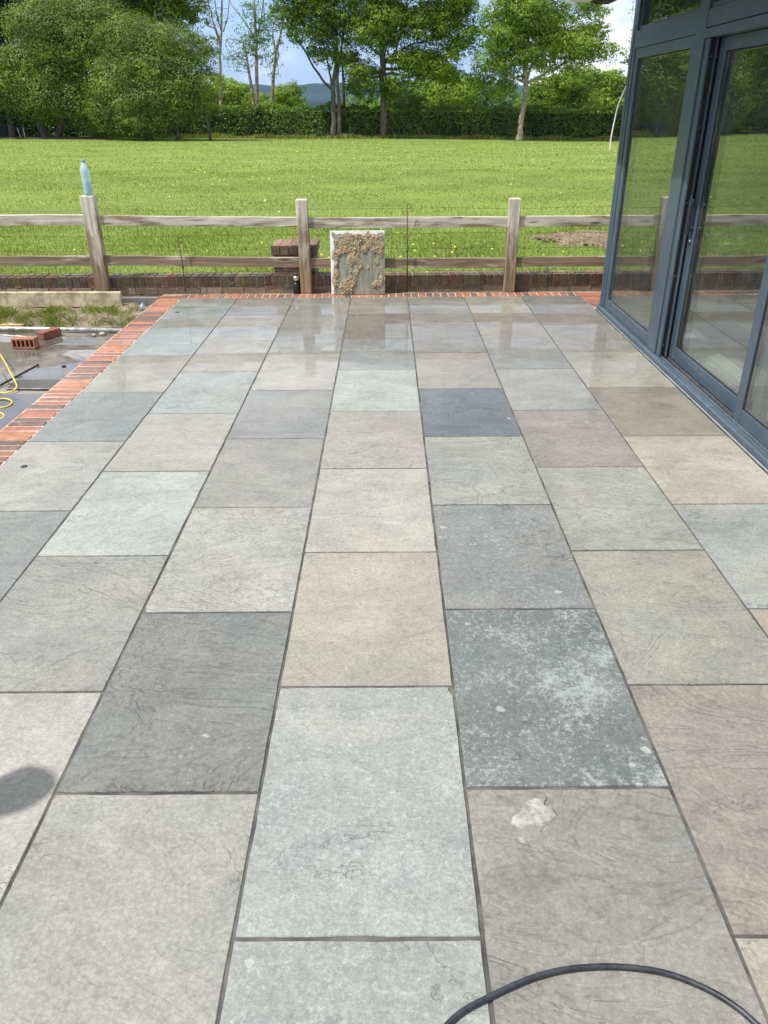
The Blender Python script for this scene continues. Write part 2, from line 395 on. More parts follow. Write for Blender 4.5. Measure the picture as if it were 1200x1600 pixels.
def mat_field():
    m, t, out = newmat('meadow_ground'); geo = t.n('ShaderNodeNewGeometry'); v = geo.outputs['Position']
    sp = t.n('ShaderNodeSeparateXYZ'); t.link(v, sp.inputs[0])
    n1 = t.noise(v, .35, 6, .6, .4); n2 = t.noise(v, 2.6, 6, .7, .3); n3 = t.noise(v, 17, 4, .75)
    c = t.mix(t.ramp(n1, .32, .68), (.150, .220, .042), (.210, .278, .066))
    c = t.mix(t.ramp(n2, .42, .64, 0, .55), c, (.115, .185, .034))
    c = t.mix(t.ramp(n3, .45, .7, 0, .55), c, (.275, .335, .10))
    c = t.mix(t.ramp(t.noise(v, 1.1, 5, .7, .5), .56, .72, 0, .6), c, (.27, .25, .10))
    c = t.mix(t.ramp(t.noise(t.scl(v, (.25, 1, 1)), .5, 5, .6, .4), .46, .62, 0, .55), c, (.235, .30, .06))
    # woods and hedges on the far hills, distance haze tinted into their blue
    far = t.ramp(sp.outputs[1], 90, 160)
    wn = t.noise(v, .006, 7, .6, .4)
    wc = t.mix(t.ramp(wn, .50, .56), (.014, .036, .042), (.026, .062, .058))
    wc = t.mix(t.ramp(t.noise(v, .05, 5, .7), .4, .65, 0, .6), wc, (.012, .034, .030))
    c = t.mix(far, c, wc)
    h = t.math('ADD', n2, n3)
    principled(t, out, Base_Color=c, Roughness=.9, Specular_IOR_Level=.15, Normal=t.bump(h, .8, .05))
    return m
def mat_wetfloor():
    m, t, out = newmat('wet_concrete'); geo = t.n('ShaderNodeNewGeometry'); v = geo.outputs['Position']
    n1 = t.noise(v, 1.6, 6, .6, .4); n2 = t.noise(v, 9, 5, .7, .3); n3 = t.noise(v, 60, 3, .7)
    c = t.mix(t.ramp(n1, .35, .62), (.12, .108, .088), (.29, .265, .215))
    c = t.mix(t.ramp(n2, .5, .7, 0, .5), c, (.31, .29, .24))
    c = t.mix(t.ramp(n3, .55, .7, 0, .3), c, (.05, .045, .04))
    pud = t.ramp(t.noise(v, 1.25, 4, .5, .2), .42, .50)
    c = t.mix(t.math('MULTIPLY', pud, .55), c, (.05, .05, .047))
    st = t.math('SUBTRACT', 1, pud)
    bn = t.n('ShaderNodeBump', ins={'Distance': .006}); t.link(st, bn.inputs['Strength']); t.link(t.math('ADD', n2, n3), bn.inputs['Height'])
    principled(t, out, Base_Color=c, Roughness=t.math('ADD', .03, t.math('MULTIPLY', st, .42)), Normal=bn.outputs[0], IOR=1.36, Coat_Weight=t.math('MULTIPLY', pud, .8), Coat_Roughness=.01)
    return m
MS = mat_slab()
MBR = mat_brick('paving_brick'); MWB = mat_brick('weathered_wall_brick', False, .5); MBL = mat_brick('loose_brick', False, .2)
M_JOINT = mat_simple('grey_grout', (.088, .084, .078), .85, 6, .55, .6, .004)
M_MORT = mat_simple('pale_mortar', (.50, .37, .29), .9, 25, .3)
M_MORTD = mat_simple('old_mortar', (.29, .235, .165), .9, 25, .35)
M_POST = mat_wood('weathered_post', 'z', (.62, .57, .48), (.25, .18, .115), .30, .82)
M_RAIL = mat_wood('weathered_rail', 'x', (.58, .535, .45), (.235, .17, .11), .38, .74)
M_PLANK = mat_simple('mortar_stained_plank', (.50, .43, .30), .85, 9, .38, .6, .004)
M_OFFCUT = mat_wood('timber_offcut', 'x', (.55, .40, .20), (.5, .36, .2), -2, -1)
M_ALU = mat_simple('blue_grey_aluminium', (.062, .098, .142), .36, 3, .10, .03, .001, 0, .25, .2)
def mat_alu():
    m, t, out = newmat('blue_grey_aluminium'); geo = t.n('ShaderNodeNewGeometry'); v = geo.outputs['Position']
    st = t.noise(t.scl(v, (7, 7, .8)), 3.0, 7, .7, .3); sp = t.noise(v, 55, 4, .75); bl = t.noise(v, 2.2, 5, .6, .4)
    c = t.mix(t.ramp(bl, .35, .65), (.050, .080, .114), (.064, .095, .130))
    c = t.mix(t.ramp(st, .50, .74, 0, .26), c, (.26, .27, .26))
    c = t.mix(t.ramp(sp, .66, .74, 0, .45), c, (.36, .36, .34))
    principled(t, out, Base_Color=c, Roughness=t.math('ADD', .30, t.math('MULTIPLY', st, .25)), Coat_Weight=.2, Coat_Roughness=.2, Normal=t.bump(t.math('ADD', bl, sp), .06, .002)); return m
M_ALU = mat_alu()
M_ALUD = mat_simple('dark_track_channel', (.012, .014, .017), .5, 6, .3, .1)
M_SILV = mat_simple('bare_aluminium', (.62, .64, .66), .28, 8, .15, .1, .001, .9)
M_SEAL = mat_simple('rubber_gasket', (.012, .013, .014), .6, 20, .2)
M_GLASS = mat_glass()
M_FIELD = mat_field()
M_WET = mat_wetfloor()
M_HOSE = mat_simple('black_rubber_hose', (.026, .030, .038), .45, 26, .6, .3, .001)
M_YEL = mat_simple('yellow_cable_sheath', (.72, .52, .06), .45, 12, .2, .1)
M_RUST = mat_simple('rusty_steel', (.10, .05, .03), .8, 40, .4, .4, .002)
M_BLACK = mat_simple('black_plastic', (.014, .014, .015), .35, 20, .3, .1)
M_CHROME = mat_simple('chromed_cap', (.75, .75, .75), .16, 9, .1, .03, .001, 1)
M_WHITE = mat_simple('white_board', (.74, .74, .76), .5, 8, .1, .1)
M_GREYM = mat_simple('grey_mortar_film', (.25, .245, .205), .8, 14, .25, .5, .004)
M_SAND = mat_simple('sandy_mortar_lumps', (.37, .285, .17), .95, 30, .3, .7, .006)
M_SOIL = mat_simple('bare_soil', (.205, .155, .100), .95, 9, .4, .9, .03)
M_EARTH = mat_simple('wet_earth', (.20, .16, .11), .85, 14, .4, .8, .02)
M_BARK = mat_simple('tree_bark', (.105, .088, .070), .9, 5, .4, .9, .03)
M_BARKL = mat_simple('pale_bark', (.30, .26, .20), .9, 4, .45, .8, .03)
M_SOFF = mat_simple('white_soffit', (.70, .70, .72), .5, 5, .08, .05)
M_GUT = mat_simple('dark_gutter', (.016, .016, .018), .85, 5, .2, .05)
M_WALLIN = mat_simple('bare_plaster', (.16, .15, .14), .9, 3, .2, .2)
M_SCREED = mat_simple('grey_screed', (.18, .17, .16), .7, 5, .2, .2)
M_PALEB = mat_simple('pale_insulation_board', (.36, .40, .37), .8, 6, .1, .1)
M_CABLE = mat_simple('white_cable', (.75, .75, .72), .5, 10, .1, .05)
M_SHED = mat_simple('dark_green_boards', (.012, .026, .016), .8, 3, .3, .3)
M_STONE = mat_simple('pebble', (.42, .40, .34), .8, 12, .3, .5)
LEAF_OAK = mat_leaf('oak_leaf', (.045, .110, .008), (.265, .375, .030), .30)
LEAF_LIME = mat_leaf('bright_leaf', (.080, .165, .014), (.34, .45, .052), .33)
LEAF_WILLOW = mat_leaf('willow_leaf', (.050, .105, .012), (.255, .330, .058), .22)
LEAF_DARK = mat_leaf('evergreen_leaf', (.008, .022, .008), (.022, .050, .016), .12)
LEAF_HEDGE = mat_leaf('hedge_leaf', (.045, .100, .014), (.185, .285, .042), .28)
LEAF_BLUE = mat_leaf('blue_green_leaf', (.08, .16, .065), (.18, .30, .13), .3)
LEAF_YEL = mat_leaf('yellow_green_leaf', (.18, .22, .03), (.33, .34, .06), .3)
GRASS = mat_leaf('grass_blade', (.120, .185, .032), (.265, .335, .080), .30, .85)
GRASSD = mat_leaf('rank_grass_blade', (.13, .19, .04), (.36, .36, .13), .30, .6)

# ------------------------------------------------------------------ ground, hills, haze
def gh(x, y):
    x = np.asarray(x, float); y = np.asarray(y, float)
    s = np.clip((y-9)/45, 0, 1); s = s*s*(3-2*s)
    z = -.16*s - .0125*np.clip(x, -60, 40)*s + .03*np.sin(x*.31+.7)*np.sin(y*.23)*np.clip((y-10)/8, 0, 1)
    d = np.clip((y-66)/250, 0, 1); z = z - 20*d*d*(3-2*d)
    ang = x/np.maximum(y, 1)
    r1 = np.exp(-((y-950)/260)**2)*(29+5*np.sin(ang*11+1)+3*np.sin(ang*41)+1.2*np.sin(ang*173))
    r2 = np.exp(-((y-2700)/620)**2)*(88+7*np.sin(ang*7+2.2)+5*np.sin(ang*19+.5)+2.2*np.sin(ang*67)+1.2*np.sin(ang*211))
    z = z + r1 + r2
    # the ground stays below the sunken strip, the patio and the house
    n = np.clip((8.34-y)/.04, 0, 1)
    return z*(1-n) - .42*n
ys = np.concatenate([np.linspace(-400, -8, 8), np.linspace(-6, 8.2, 8), np.array([8.28, 8.31, 8.34, 8.4, 8.6]), np.linspace(9, 30, 40), np.linspace(31, 66, 36), np.linspace(70, 330, 30), np.linspace(350, 1400, 60), np.linspace(1430, 4200, 90)])
us = np.linspace(-1, 1, 241)
Yg, Ug = np.meshgrid(ys, us, indexing='ij')
Xg = Ug*(60+np.abs(Yg)*.85)
grid_mesh('ground', Xg, Yg, gh(Xg, Yg), M_FIELD)['kind'] = 'structure'

# ------------------------------------------------------------------ patio
PW, PL = .569, .8622
X4 = .211; XL = X4-4*PW
cols = 'ABCDEFG'
offs = dict(A=6.674, B=7.117, C=6.698, D=7.136, E=6.711, F=7.139, G=6.706)
FAR = 7.862; NEAR = -1.2; RIGHT = 1.952
patio = MB().box(XL, RIGHT-.002, NEAR, FAR, -.30, -.0042).build('patio', M_JOINT); patio['kind'] = 'structure'
def srgb(*c): return tuple(((q/255)/12.92 if q/255 < .04045 else ((q/255+.055)/1.055)**2.4) for q in c)
# colour seen in the photograph, and how flecked each slab is; list starts at the fence
tone = dict(
 A=[((160,166,160),.1),((150,156,150),.1),((160,172,168),.2),((168,166,154),.1),((142,150,148),.2),((168,166,158),.1),((140,144,142),.2),((158,156,148),.3),((158,156,148),.1),((150,156,150),.1),((150,156,150),.1),((150,156,150),.1)],
 B=[((158,155,142),.1),((172,174,168),.1),((168,165,152),.1),((158,166,164),.2),((172,168,160),.1),((172,177,170),.1),((156,154,146),.36),((178,173,161),.12),((170,168,158),.1),((160,158,150),.1),((160,158,150),.1)],
 C=[((152,158,156),.1),((156,158,152),.1),((148,150,144),.1),((172,170,160),.15),((146,149,148),.15),((156,153,146),.1),((172,170,160),.33),((130,132,128),.42),((162,161,149),.2),((158,156,148),.1),((158,156,148),.1),((158,156,148),.1)],
 D=[((158,155,140),.05),((138,132,116),.05),((142,148,148),.1),((172,180,174),.2),((168,162,152),.15),((180,175,160),.1),((176,167,148),.05),((160,164,160),.80),((158,162,158),.80),((160,158,150),.2),((158,156,148),.1)],
 E=[((158,158,144),.1),((150,150,142),.1),((146,142,134),.1),((166,160,146),.1),((108,118,128),.52),((162,163,155),.34),((136,139,138),.75),((114,122,122),1.0),((148,144,136),.32),((158,156,148),.1),((158,156,148),.1)],
 F=[((176,172,150),.05),((158,150,136),.1),((148,152,148),.1),((164,166,160),.1),((158,150,140),.25),((164,165,152),.3),((162,160,144),.26),((156,145,132),.28),((176,168,148),.1),((158,156,148),.1),((158,156,148),.1)],
 G=[((140,146,146),.1),((150,142,128),.1),((156,150,138),.1),((176,173,156),.05),((156,146,126),.05),((178,170,150),.1),((160,164,160),.15),((172,156,140),.1),((164,160,150),.1),((158,156,148),.1),((158,156,148),.1),((158,156,148),.1)])
def slab_mesh(w, l, chips):
    n = 12; pts = []
    J = lambda: random.gauss(0, .0013)
    cs = [(-w/2, -l/2), (w/2, -l/2), (w/2, l/2), (-w/2, l/2)]
    for k in range(4):
        a, b = cs[k], cs[(k+1) % 4]
        for i in range(n):
            f = (0, .022, .05, .12, .21, .31, .42, .53, .64, .75, .86, .955)[i]; x = a[0]+(b[0]-a[0])*f; y = a[1]+(b[1]-a[1])*f
            if i == 0:
                cut = chips.get(k, random.uniform(.001, .004))
                d = np.array([-np.sign(a[0]), -np.sign(a[1])])*cut*.55; x += d[0]; y += d[1]
            else:
                j = abs(J())+.0004
                if k == 0: y += j
                elif k == 1: x -= j
                elif k == 2: y -= j
                else: x += j
            pts.append((x, y))
    N = len(pts); V = []
    for (x, y) in pts: V.append((x-.0018*np.sign(x), y-.0018*np.sign(y), 0))
    for (x, y) in pts: V.append((x, y, -.0022))
    for (x, y) in pts: V.append((x, y, -.028))
    F = [tuple(range(N))]+[(k, N+k, N+(k+1) % N, (k+1) % N) for k in range(N)]+[(N+k, 2*N+k, 2*N+(k+1) % N, N+(k+1) % N) for k in range(N)]
    me = bpy.data.meshes.new('slab'); me.from_pydata(V, [], F); me.update(); me.materials.append(MS); return me
JT = .0075
for ci, c in enumerate(cols):
    x0 = XL+ci*PW; x1 = x0+PW if c != 'G' else RIGHT
    y1 = FAR; k = 0; nb = offs[c]
    while nb+PL < FAR-.05: nb += PL
    # slab between y1 and nb
    si = 0
    while y1 > NEAR+.3:
        y0 = max(nb, NEAR)
        w_ = x1-x0-.0052-.0016*random.random(); l_ = y1-y0-JT
        chips = {}
        if c == 'D' and si == 7: chips = {2: .026}
        if c == 'C' and si == 6: chips = {0: .016}
        o = link_obj('paving_slab', slab_mesh(w_, l_, chips), None, patio, ((x0+x1)/2, (y0+y1)/2, random.uniform(-.0008, .0008)))
        o.rotation_euler = (random.gauss(0, .0006), random.gauss(0, .0006), 0)
        T = tone[c][min(si, len(tone[c])-1)]
        col_ = srgb(*T[0]); gm = sum(col_)/3; o.color = (*[(q*.62+gm*.38)*.655*k_ for q, k_ in zip(col_, (.985, 1.0, 1.01))], T[1])
        y1 = nb; nb -= PL; si += 1
# ------------------------------------------------------------------ brick edging, every brick a piece
BC = [((.50, .185, .085), 4), ((.43, .155, .085), 3), ((.52, .215, .11), 3), ((.34, .145, .10), 3), ((.24, .12, .09), 2), ((.17, .10, .085), 2), ((.46, .25, .17), 1)]
BCL = [c for c, n in BC for _ in range(n)]
def bcol(o, pal=BCL, s=.12):
    c = random.choice(pal); q = random.uniform(1-s, 1+s)*.80; c = (c[0]*.96, c[1]*1.02, c[2]*1.06); o.color = (c[0]*q, c[1]*q, c[2]*q, .2)
edging = MB()
edging.box(-2.300, XL-.001, 2.2, 8.045, -.30, -.0045)
edging.box(XL+.000, 2.20, FAR+.003, 8.045, -.30, -.0055)
edging.box(RIGHT+.002, 2.20, 7.285, FAR+.001, -.30, -.0055)
edg = edging.build('brick_edging', M_MORT); edg['kind'] = 'structure'
def brick_mesh(l, w, h, b=.004):
    mb = MB().box(-l/2, l/2, -w/2, w/2, -h, 0, b); return mb.mesh('brick')
bm_h = [brick_mesh(.222+random.uniform(-.003, .003), .0635+random.uniform(-.003, .001), .06) for _ in range(6)]
for me in bm_h: me.materials.append(MBR)
y = 8.02-.036
while y > 2.3:
    o = link_obj('brick', random.choice(bm_h), None, edg, (-2.182+random.gauss(0, .0022), y, random.uniform(-.003, .003)))
    o.rotation_euler = (random.gauss(0, .006), random.gauss(0, .004), random.gauss(0, .008)); bcol(o)
    y -= .0752
y = 8.02-.036
while y > 7.31:
    o = link_obj('brick', random.choice(bm_h), None, edg, (2.066, y, random.uniform(-.002, .002))); o.rotation_euler = (0, 0, random.gauss(0, .008)); bcol(o)
    y -= .0752
bm_f = [brick_mesh(.0655, .148, .06) for _ in range(3)]
for me in bm_f: me.materials.append(MBR)
PALF = BCL+[(.34, .17, .12), (.26, .14, .10)]
x = -2.055
while x < 1.95:
    o = link_obj('brick', random.choice(bm_f), None, edg, (x, FAR+.006+.076+.002, random.uniform(-.002, .003))); o.rotation_euler = (random.gauss(0, .006), random.gauss(0, .006), random.gauss(0, .012)); bcol(o, PALF)
    x += .0755

# ------------------------------------------------------------------ low wall of bricks on edge behind the fence posts
wall = thing('low_brick_wall', 'long low wall of dark bricks standing on end along the foot of the fence', 'wall', (0, 8.27, 0))
MB().box(-6.2, 5.5, -.105, .105, -.42, .146).build('mortar_bed', M_MORTD, wall)
WPAL = [(.150, .105, .060), (.18, .12, .068), (.12, .088, .055), (.21, .14, .08), (.17, .13, .085)]
wb = [MB().box(-.0325, .0325, -.1125, .1125, -.105, .0, .004).mesh('brick') for _ in range(2)]
for me in wb: me.materials.append(MWB)
x = -5.2
while x < 5.0:
    o = link_obj('brick', random.choice(wb), None, wall, (x+random.gauss(0, .001), random.gauss(0, .0025), .155+random.uniform(-.003, .003)))
    o.rotation_euler = (random.gauss(0, .008), random.gauss(0, .008), 0); c = random.choice(WPAL); o.color = (*[q*random.uniform(.85, 1.2) for q in c], .2)
    x += .0765
# course of stretchers below, and the pinkish membrane strip at its foot
ws = MB().box(-.1075, .1075, -.1125, .1125, -.065, 0, .004).mesh('brick'); ws.materials.append(MWB)
x = -5.2
while x < 5.0:
    o = link_obj('brick', ws, None, wall, (x, random.gauss(0, .002), .044)); c = random.choice([(.20, .145, .10), (.24, .17, .115), (.16, .12, .085), (.28, .215, .15)]); o.color = (*c, .2); x += .2255

# ------------------------------------------------------------------ brick pier
pier = thing('brick_pier', 'short square brick pier with a soldier brick cap behind the middle fence post', 'pier', (-.945, 8.42, 0))
PX, PW2 = 0, .215
MB().box(-PW2+.003, PW2-.003, -.205, .205, -.35, .44).build('mortar_core', M_MORTD, pier)
PP = [(.22, .135, .09), (.17, .11, .075), (.27, .165, .105), (.15, .10, .07), (.20, .14, .10)]
hb = MB().box(-.1, .1, -.05, .05, -.0325, .0325, .004).mesh('brick'); hb.materials.append(MWB)
hh = MB().box(-.05, .05, -.05, .05, -.0325, .0325, .004).mesh('brick'); hh.materials.append(MWB)
hs = MB().box(-.05, .05, -.1, .1, -.0325, .0325, .004).mesh('brick'); hs.materials.append(MWB)
for r in range(5):
    z = .318-r*.0755
    if r % 2 == 0: row = [(hb, -.112, .0), (hb, .104, 0)]
    else: row = [(hh, -.165, 0), (hb, .0, 0), (hh, .162, 0)]
    for me, dx, dy in row:
        for fy in (-.157, .157):
            o = link_obj('brick', me, None, pier, (dx, fy, z)); c = random.choice(PP); o.color = (*c, .2)
    for fx in (-.165, .165):
        o = link_obj('brick', hs, None, pier, (fx*1.0, 0, z)); c = random.choice(PP); o.color = (*c, .2)
cap = MB().box(-.043, .043, -.228, .228, -.048, .048, .006).mesh('brick'); cap.materials.append(MWB)
for k in range(5):
    o = link_obj('brick', cap, None, pier, (-.188+k*.094, 0, .402+random.uniform(-.002, .002))); c = random.choice(PP+[(.10, .08, .06)]); o.color = (*c, .2)
    o.rotation_euler = (0, 0, random.gauss(0, .01))

# ------------------------------------------------------------------ post and rail fence
fence = thing('post_and_rail_fence', 'weathered grey timber post and rail fence between the patio and the meadow', 'fence', (0, 8.12, 0))
FY = 8.12
def post(x, z1, tilt, w=.112, base=-.30, dx=0):
    mb = MB(); mb.box(-w/2, w/2, -.05, .05, base, z1, .006)
    o = mb.build('post', M_POST, fence, (x, 0, 0)); o.rotation_euler = (0, tilt, 0); return o
post(-5.03, .95, .01); post(-2.93, .945, .006, .135); post(-.825, .895, -.006); post(1.262, .890, .004, .112); post(3.37, .89, 0)
def rail(xa, xb, za, zb, h, sag=0.0, dy=.0):
    n = 10; V = []; F = []
    for i in range(n+1):
        f = i/n; x = xa+(xb-xa)*f; z = za+(zb-za)*f-sag*4*f*(1-f)+random.gauss(0, .0012); hh_ = h*(1+random.gauss(0, .012))
        for (sy, sz) in ((-.019, -.5), (-.019, .46), (-.015, .5), (.015, .5), (.019, .46), (.019, -.5)): V.append((x, sy+dy, z+sz*hh_))
    for i in range(n):
        for k in range(6): F.append((i*6+k, i*6+(k+1) % 6, (i+1)*6+(k+1) % 6, (i+1)*6+k))
    F.append(tuple(range(6))[::-1]); F.append(tuple(n*6+k for k in range(6)))
    F = [f[::-1] for f in F]
    me = bpy.data.meshes.new('rail'); me.from_pydata(V, [], F); me.update(); return link_obj('rail', me, M_RAIL, fence)
rail(-4.98, -2.99, .735, .72, .098); rail(-2.87, -.875, .717, .686, .092, .004); rail(-.775, 1.21, .676, .672, .098, -.002); rail(1.315, 3.32, .676, .682, .098); rail(3.42, 5.3, .68, .68, .098)
rail(-4.98, -2.99, .335, .33, .098); rail(-2.87, -.875, .332, .30, .095, .002); rail(-.775, 1.21, .288, .278, .098); rail(1.315, 3.32, .285, .292, .098); rail(3.42, 5.3, .29, .29, .098)
wm = MB()
x = -4.9
while x < 5.0:
    wm.tube([(x+random.gauss(0, .004), .04, -.02), (x+random.gauss(0, .006), .036, .42), (x+random.gauss(0, .006), .038, .80)], .0011, 4, False); x += .15
for z in (.08, .2, .42, .56, .80):
    pts = [(-5+i*.4, .038, z+random.gauss(0, .004)) for i in range(26)]; wm.tube(pts, .0012, 4, False)
tag(wm.build('wire_mesh', M_RUST, fence), kind='stuff')

def pin(x, y, z0, z1, label):
    mb = MB(); mb.tube([(0, 0, z0), (.004, 0, (z0+z1)/2), (-.004, 0, z1-.05)], .0055, 7)
    hook = [(-.004+.002, 0, z1-.055)]+[(.016+.021*math.cos(a), 0, z1-.03+.024*math.sin(a)) for a in np.linspace(PI, -PI*.55, 9)]
    o = mb.build('fencing_pin', M_RUST, None, (x, y, 0)); tag(o, label, 'metal pin', 'hooked metal pins')
    MB().tube(hook, .0035, 6).build('hook', M_RUST, o)
    MB().lathe([(.011, -.012), (.013, 0), (.011, .012)], (.002, 0, (z0+z1)/2-.02), 8).build('collar', M_RUST, o)
pin(-2.068, 8.06, .02, .565, 'short rusty rod with a hooked top between the left and middle fence posts')
pin(.210, 8.06, .0, .86, 'tall thin rusty rod with a hooked top right of the mortar board')

# ------------------------------------------------------------------ plastic bottle on the left post
def mat_pet():
    m, t, out = newmat('pale_blue_plastic')
    p = principled(t, out, Base_Color=(.66, .86, .98), Roughness=.10, Coat_Weight=.8, Coat_Roughness=.03)
    tr = t.n('ShaderNodeBsdfTransparent', ins={0: (.84, .95, 1, 1)}); mx = t.n('ShaderNodeMixShader', ins={0: .52}); t.link(p.outputs[0], mx.inputs[1]); t.link(tr.outputs[0], mx.inputs[2]); t.link(mx.outputs[0], out.inputs[0]); return m
def mat_water():
    m, t, out = newmat('bottle_water'); p = principled(t, out, Base_Color=(.16, .34, .38), Roughness=.05)
    tr = t.n('ShaderNodeBsdfTransparent', ins={0: (.62, .84, .84, 1)}); mx = t.n('ShaderNodeMixShader', ins={0: .55}); t.link(p.outputs[0], mx.inputs[1]); t.link(tr.outputs[0], mx.inputs[2]); t.link(mx.outputs[0], out.inputs[0]); return m
bot = thing('water_bottle', 'clear blue plastic water bottle standing on top of the left fence post', 'bottle', (-2.912, 8.115, .946))
prof = [(.030, 0), (.040, .006), (.043, .02)]
for k in range(6): z = .03+k*.022; prof += [(.0430, z), (.0405, z+.008), (.0430, z+.016)]
prof += [(.0405, .166), (.043, .176), (.0435, .222), (.040, .243), (.031, .266), (.0185, .284), (.0145, .291), (.0145, .303)]
MB().lathe(prof, (0, 0, 0), 24).build('bottle_body', mat_pet(), bot)
MB().lathe([(.036, .006), (.0385, .03), (.0385, .115)], (0, 0, 0), 20).build('water', mat_water(), bot)
MB().lathe([(.016, .296), (.0165, .298), (.0165, .314), (.0150, .317)], (0, 0, 0), 20).build('cap', mat_simple('blue_cap', (.10, .35, .62), .4, 9, .1), bot)

# ------------------------------------------------------------------ garden light, mortar board
gl_ = thing('garden_spotlight', 'small black garden spotlight with a chrome head in front of the brick pier', 'lamp', (-.93, 8.125, -.02))
MB().lathe([(.034, 0), (.036, .01), (.036, .10), (.030, .118)], (0, 0, 0), 20).build('base', M_BLACK, gl_)
MB().lathe([(.021, .118), (.021, .14)], (0, 0, 0), 16).build('neck', M_BLACK, gl_)
mt = Matrix.Translation((0, -.005, .162)) @ Matrix.Rotation(.35, 4, 'X')
MB().lathe([(.020, -.03), (.032, -.022), (.034, 0), (.032, .022), (.022, .030)], (0, 0, 0), 20, mt).build('chrome_head', M_CHROME, gl_)
MB().lathe([(.0195, .0295), (.0195, .0325)], (0, 0, 0), 16, mt).build('lens', M_BLACK, gl_)

board = thing('mortar_board', 'white board smeared with sandy mortar leaning on the lower rail right of the middle post', 'board', (-.287, 7.985, .004))
board.rotation_euler = (-.135, 0, .004)
BW, BH = .272, .608
MB().box(-BW, BW, -.006, .006, 0, BH, .002).build('board', M_WHITE, board)
# film of grey mortar with a ragged outline, a few millimetres thick
from mathutils import noise as mnoise
nx, nz = 170, 190
gx_ = np.linspace(-BW+.002, BW-.002, nx); gz_ = np.linspace(.0, BH-.004, nz)
def dens(x, z):
    f = z/BH
    d = (f > .58)*(1.0-abs(x-.01)/.27*.35)*min(1, (f-.58)/.10 if f > .58 else 0)
    d = max(d, .95*math.exp(-((x+.02+(.6-f)*.16)/.09)**2), .62*math.exp(-((x+.225)/.045)**2), .72*math.exp(-((x-.215)/.05)**2)*(f > .12))
    if .05 < x < .15 and f < .55: d *= .25
    return d
def filmh(x, z):
    n = mnoise.noise((x*14, z*10, 3.1))*.6+mnoise.noise((x*45, z*24, 1.1))*.3
    return min((x+BW)/.05-.45, (BH-z)/.07-.40, (BW-x)/.020)+n*.8
V = []; idx = {}; F = []; TT = []
for j, z in enumerate(gz_):
    for i, x in enumerate(gx_):
        h = max(0, min(1, filmh(x, z)*2))
        n1 = mnoise.noise((x*17, z*14, 7.7)); n2 = mnoise.noise((x*60, z*50, 2.2)); n3 = mnoise.noise((x*150, z*120, 4.2))
        m_ = max(0, min(1, (dens(x, z)-.46+n1*.9+n2*.28)*2.6))
        d = .0015+.0016*h+.0009*mnoise.noise((x*75, z*6, 0))*h+m_*h*(.0055+.006*abs(n2)+.004*n3+.006*max(0, n1))
        idx[(i, j)] = len(V); V.append((x, -.0062-h*max(.0004, d), z)); TT.append(m_*(.75+.5*(n3+.3)))
for j in range(nz-1):
    for i in range(nx-1):
        if filmh((gx_[i]+gx_[i+1])/2, (gz_[j]+gz_[j+1])/2) > 0: F.append((idx[(i, j)], idx[(i+1, j)], idx[(i+1, j+1)], idx[(i, j+1)]))
me = bpy.data.meshes.new('film'); me.from_pydata(V, [], F); me.update(); me.polygons.foreach_set('use_smooth', [True]*len(F))
a_ = me.attributes.new('tint', 'FLOAT', 'POINT'); a_.data.foreach_set('value', TT)
def mat_mort():
    m, t, out = newmat('smeared_mortar'); at_ = t.n('ShaderNodeAttribute', attribute_name='tint'); tc = t.n('ShaderNodeTexCoord'); v = tc.outputs['Object']
    n1 = t.noise(t.scl(v, (9, 9, 1.6)), 4, 6, .7, .2); n2 = t.noise(v, 130, 3, .7)
    g = t.mix(t.ramp(n1, .35, .65), (.17, .165, .135), (.29, .275, .225)); b = t.mix(t.ramp(n2, .35, .65), (.27, .20, .115), (.47, .36, .22))
    principled(t, out, Base_Color=t.mix(at_.outputs['Fac'], g, b), Roughness=.85, Normal=t.bump(n2, .6, .003)); return m
link_obj('mortar_film', me, mat_mort(), board)
# crumbs and lumps of sandy mortar
ico = [(0,0,1)]+[(math.cos(a)*.89, math.sin(a)*.89, .45) for a in np.arange(5)*2*PI/5]+[(math.cos(a)*.89, math.sin(a)*.89, -.45) for a in (np.arange(5)+.5)*2*PI/5]+[(0,0,-1)]
icf = [(0,i+1,(i+1)%5+1) for i in range(5)]+[(i+1,i+6,(i+1)%5+1) for i in range(5)]+[((i+1)%5+1,i+6,(i+1)%5+6) for i in range(5)]+[(11,(i+1)%5+6,i+6) for i in range(5)]
def blob(mb, c, r, fl=(1, 1, 1)):
    k = [1+random.uniform(-.3, .3) for _ in ico]
    mb.add([(c[0]+p[0]*r*fl[0]*q, c[1]+p[1]*r*fl[1]*q, c[2]+p[2]*r*fl[2]*q) for p, q in zip(ico, k)], icf, True)
lm = MB()
n = 0
while n < 900:
    x = random.uniform(-BW+.02, BW-.02); z = random.uniform(.01, BH-.03)
    w_ = max(0, dens(x, z)-.46+.9*mnoise.noise((x*17, z*14, 7.7)))*1.6
    if random.random() < w_:
        r = random.uniform(.0022, .0050)*(1 if random.random() < .85 else random.uniform(1.3, 2.6))
        thick_ = .004+.006*random.random(); blob(lm, (x, -.009-r*.3-thick_, z), r, (1.15, .9, 1.1)); n += 1
tag(lm.build('mortar_lumps', M_SAND, board), kind='stuff')

# ------------------------------------------------------------------ sunken wet strip on the left
ZS = -.14
xs_, ys_ = np.meshgrid(np.linspace(-7, -2.315, 60), np.linspace(-1, 7.45, 80), indexing='xy')
zz = ZS+.004*np.sin(xs_*5+ys_*2)+.003*np.sin(ys_*9+xs_*3)
sf = grid_mesh('sunken_floor', xs_, ys_, zz, M_WET); sf['kind'] = 'structure'
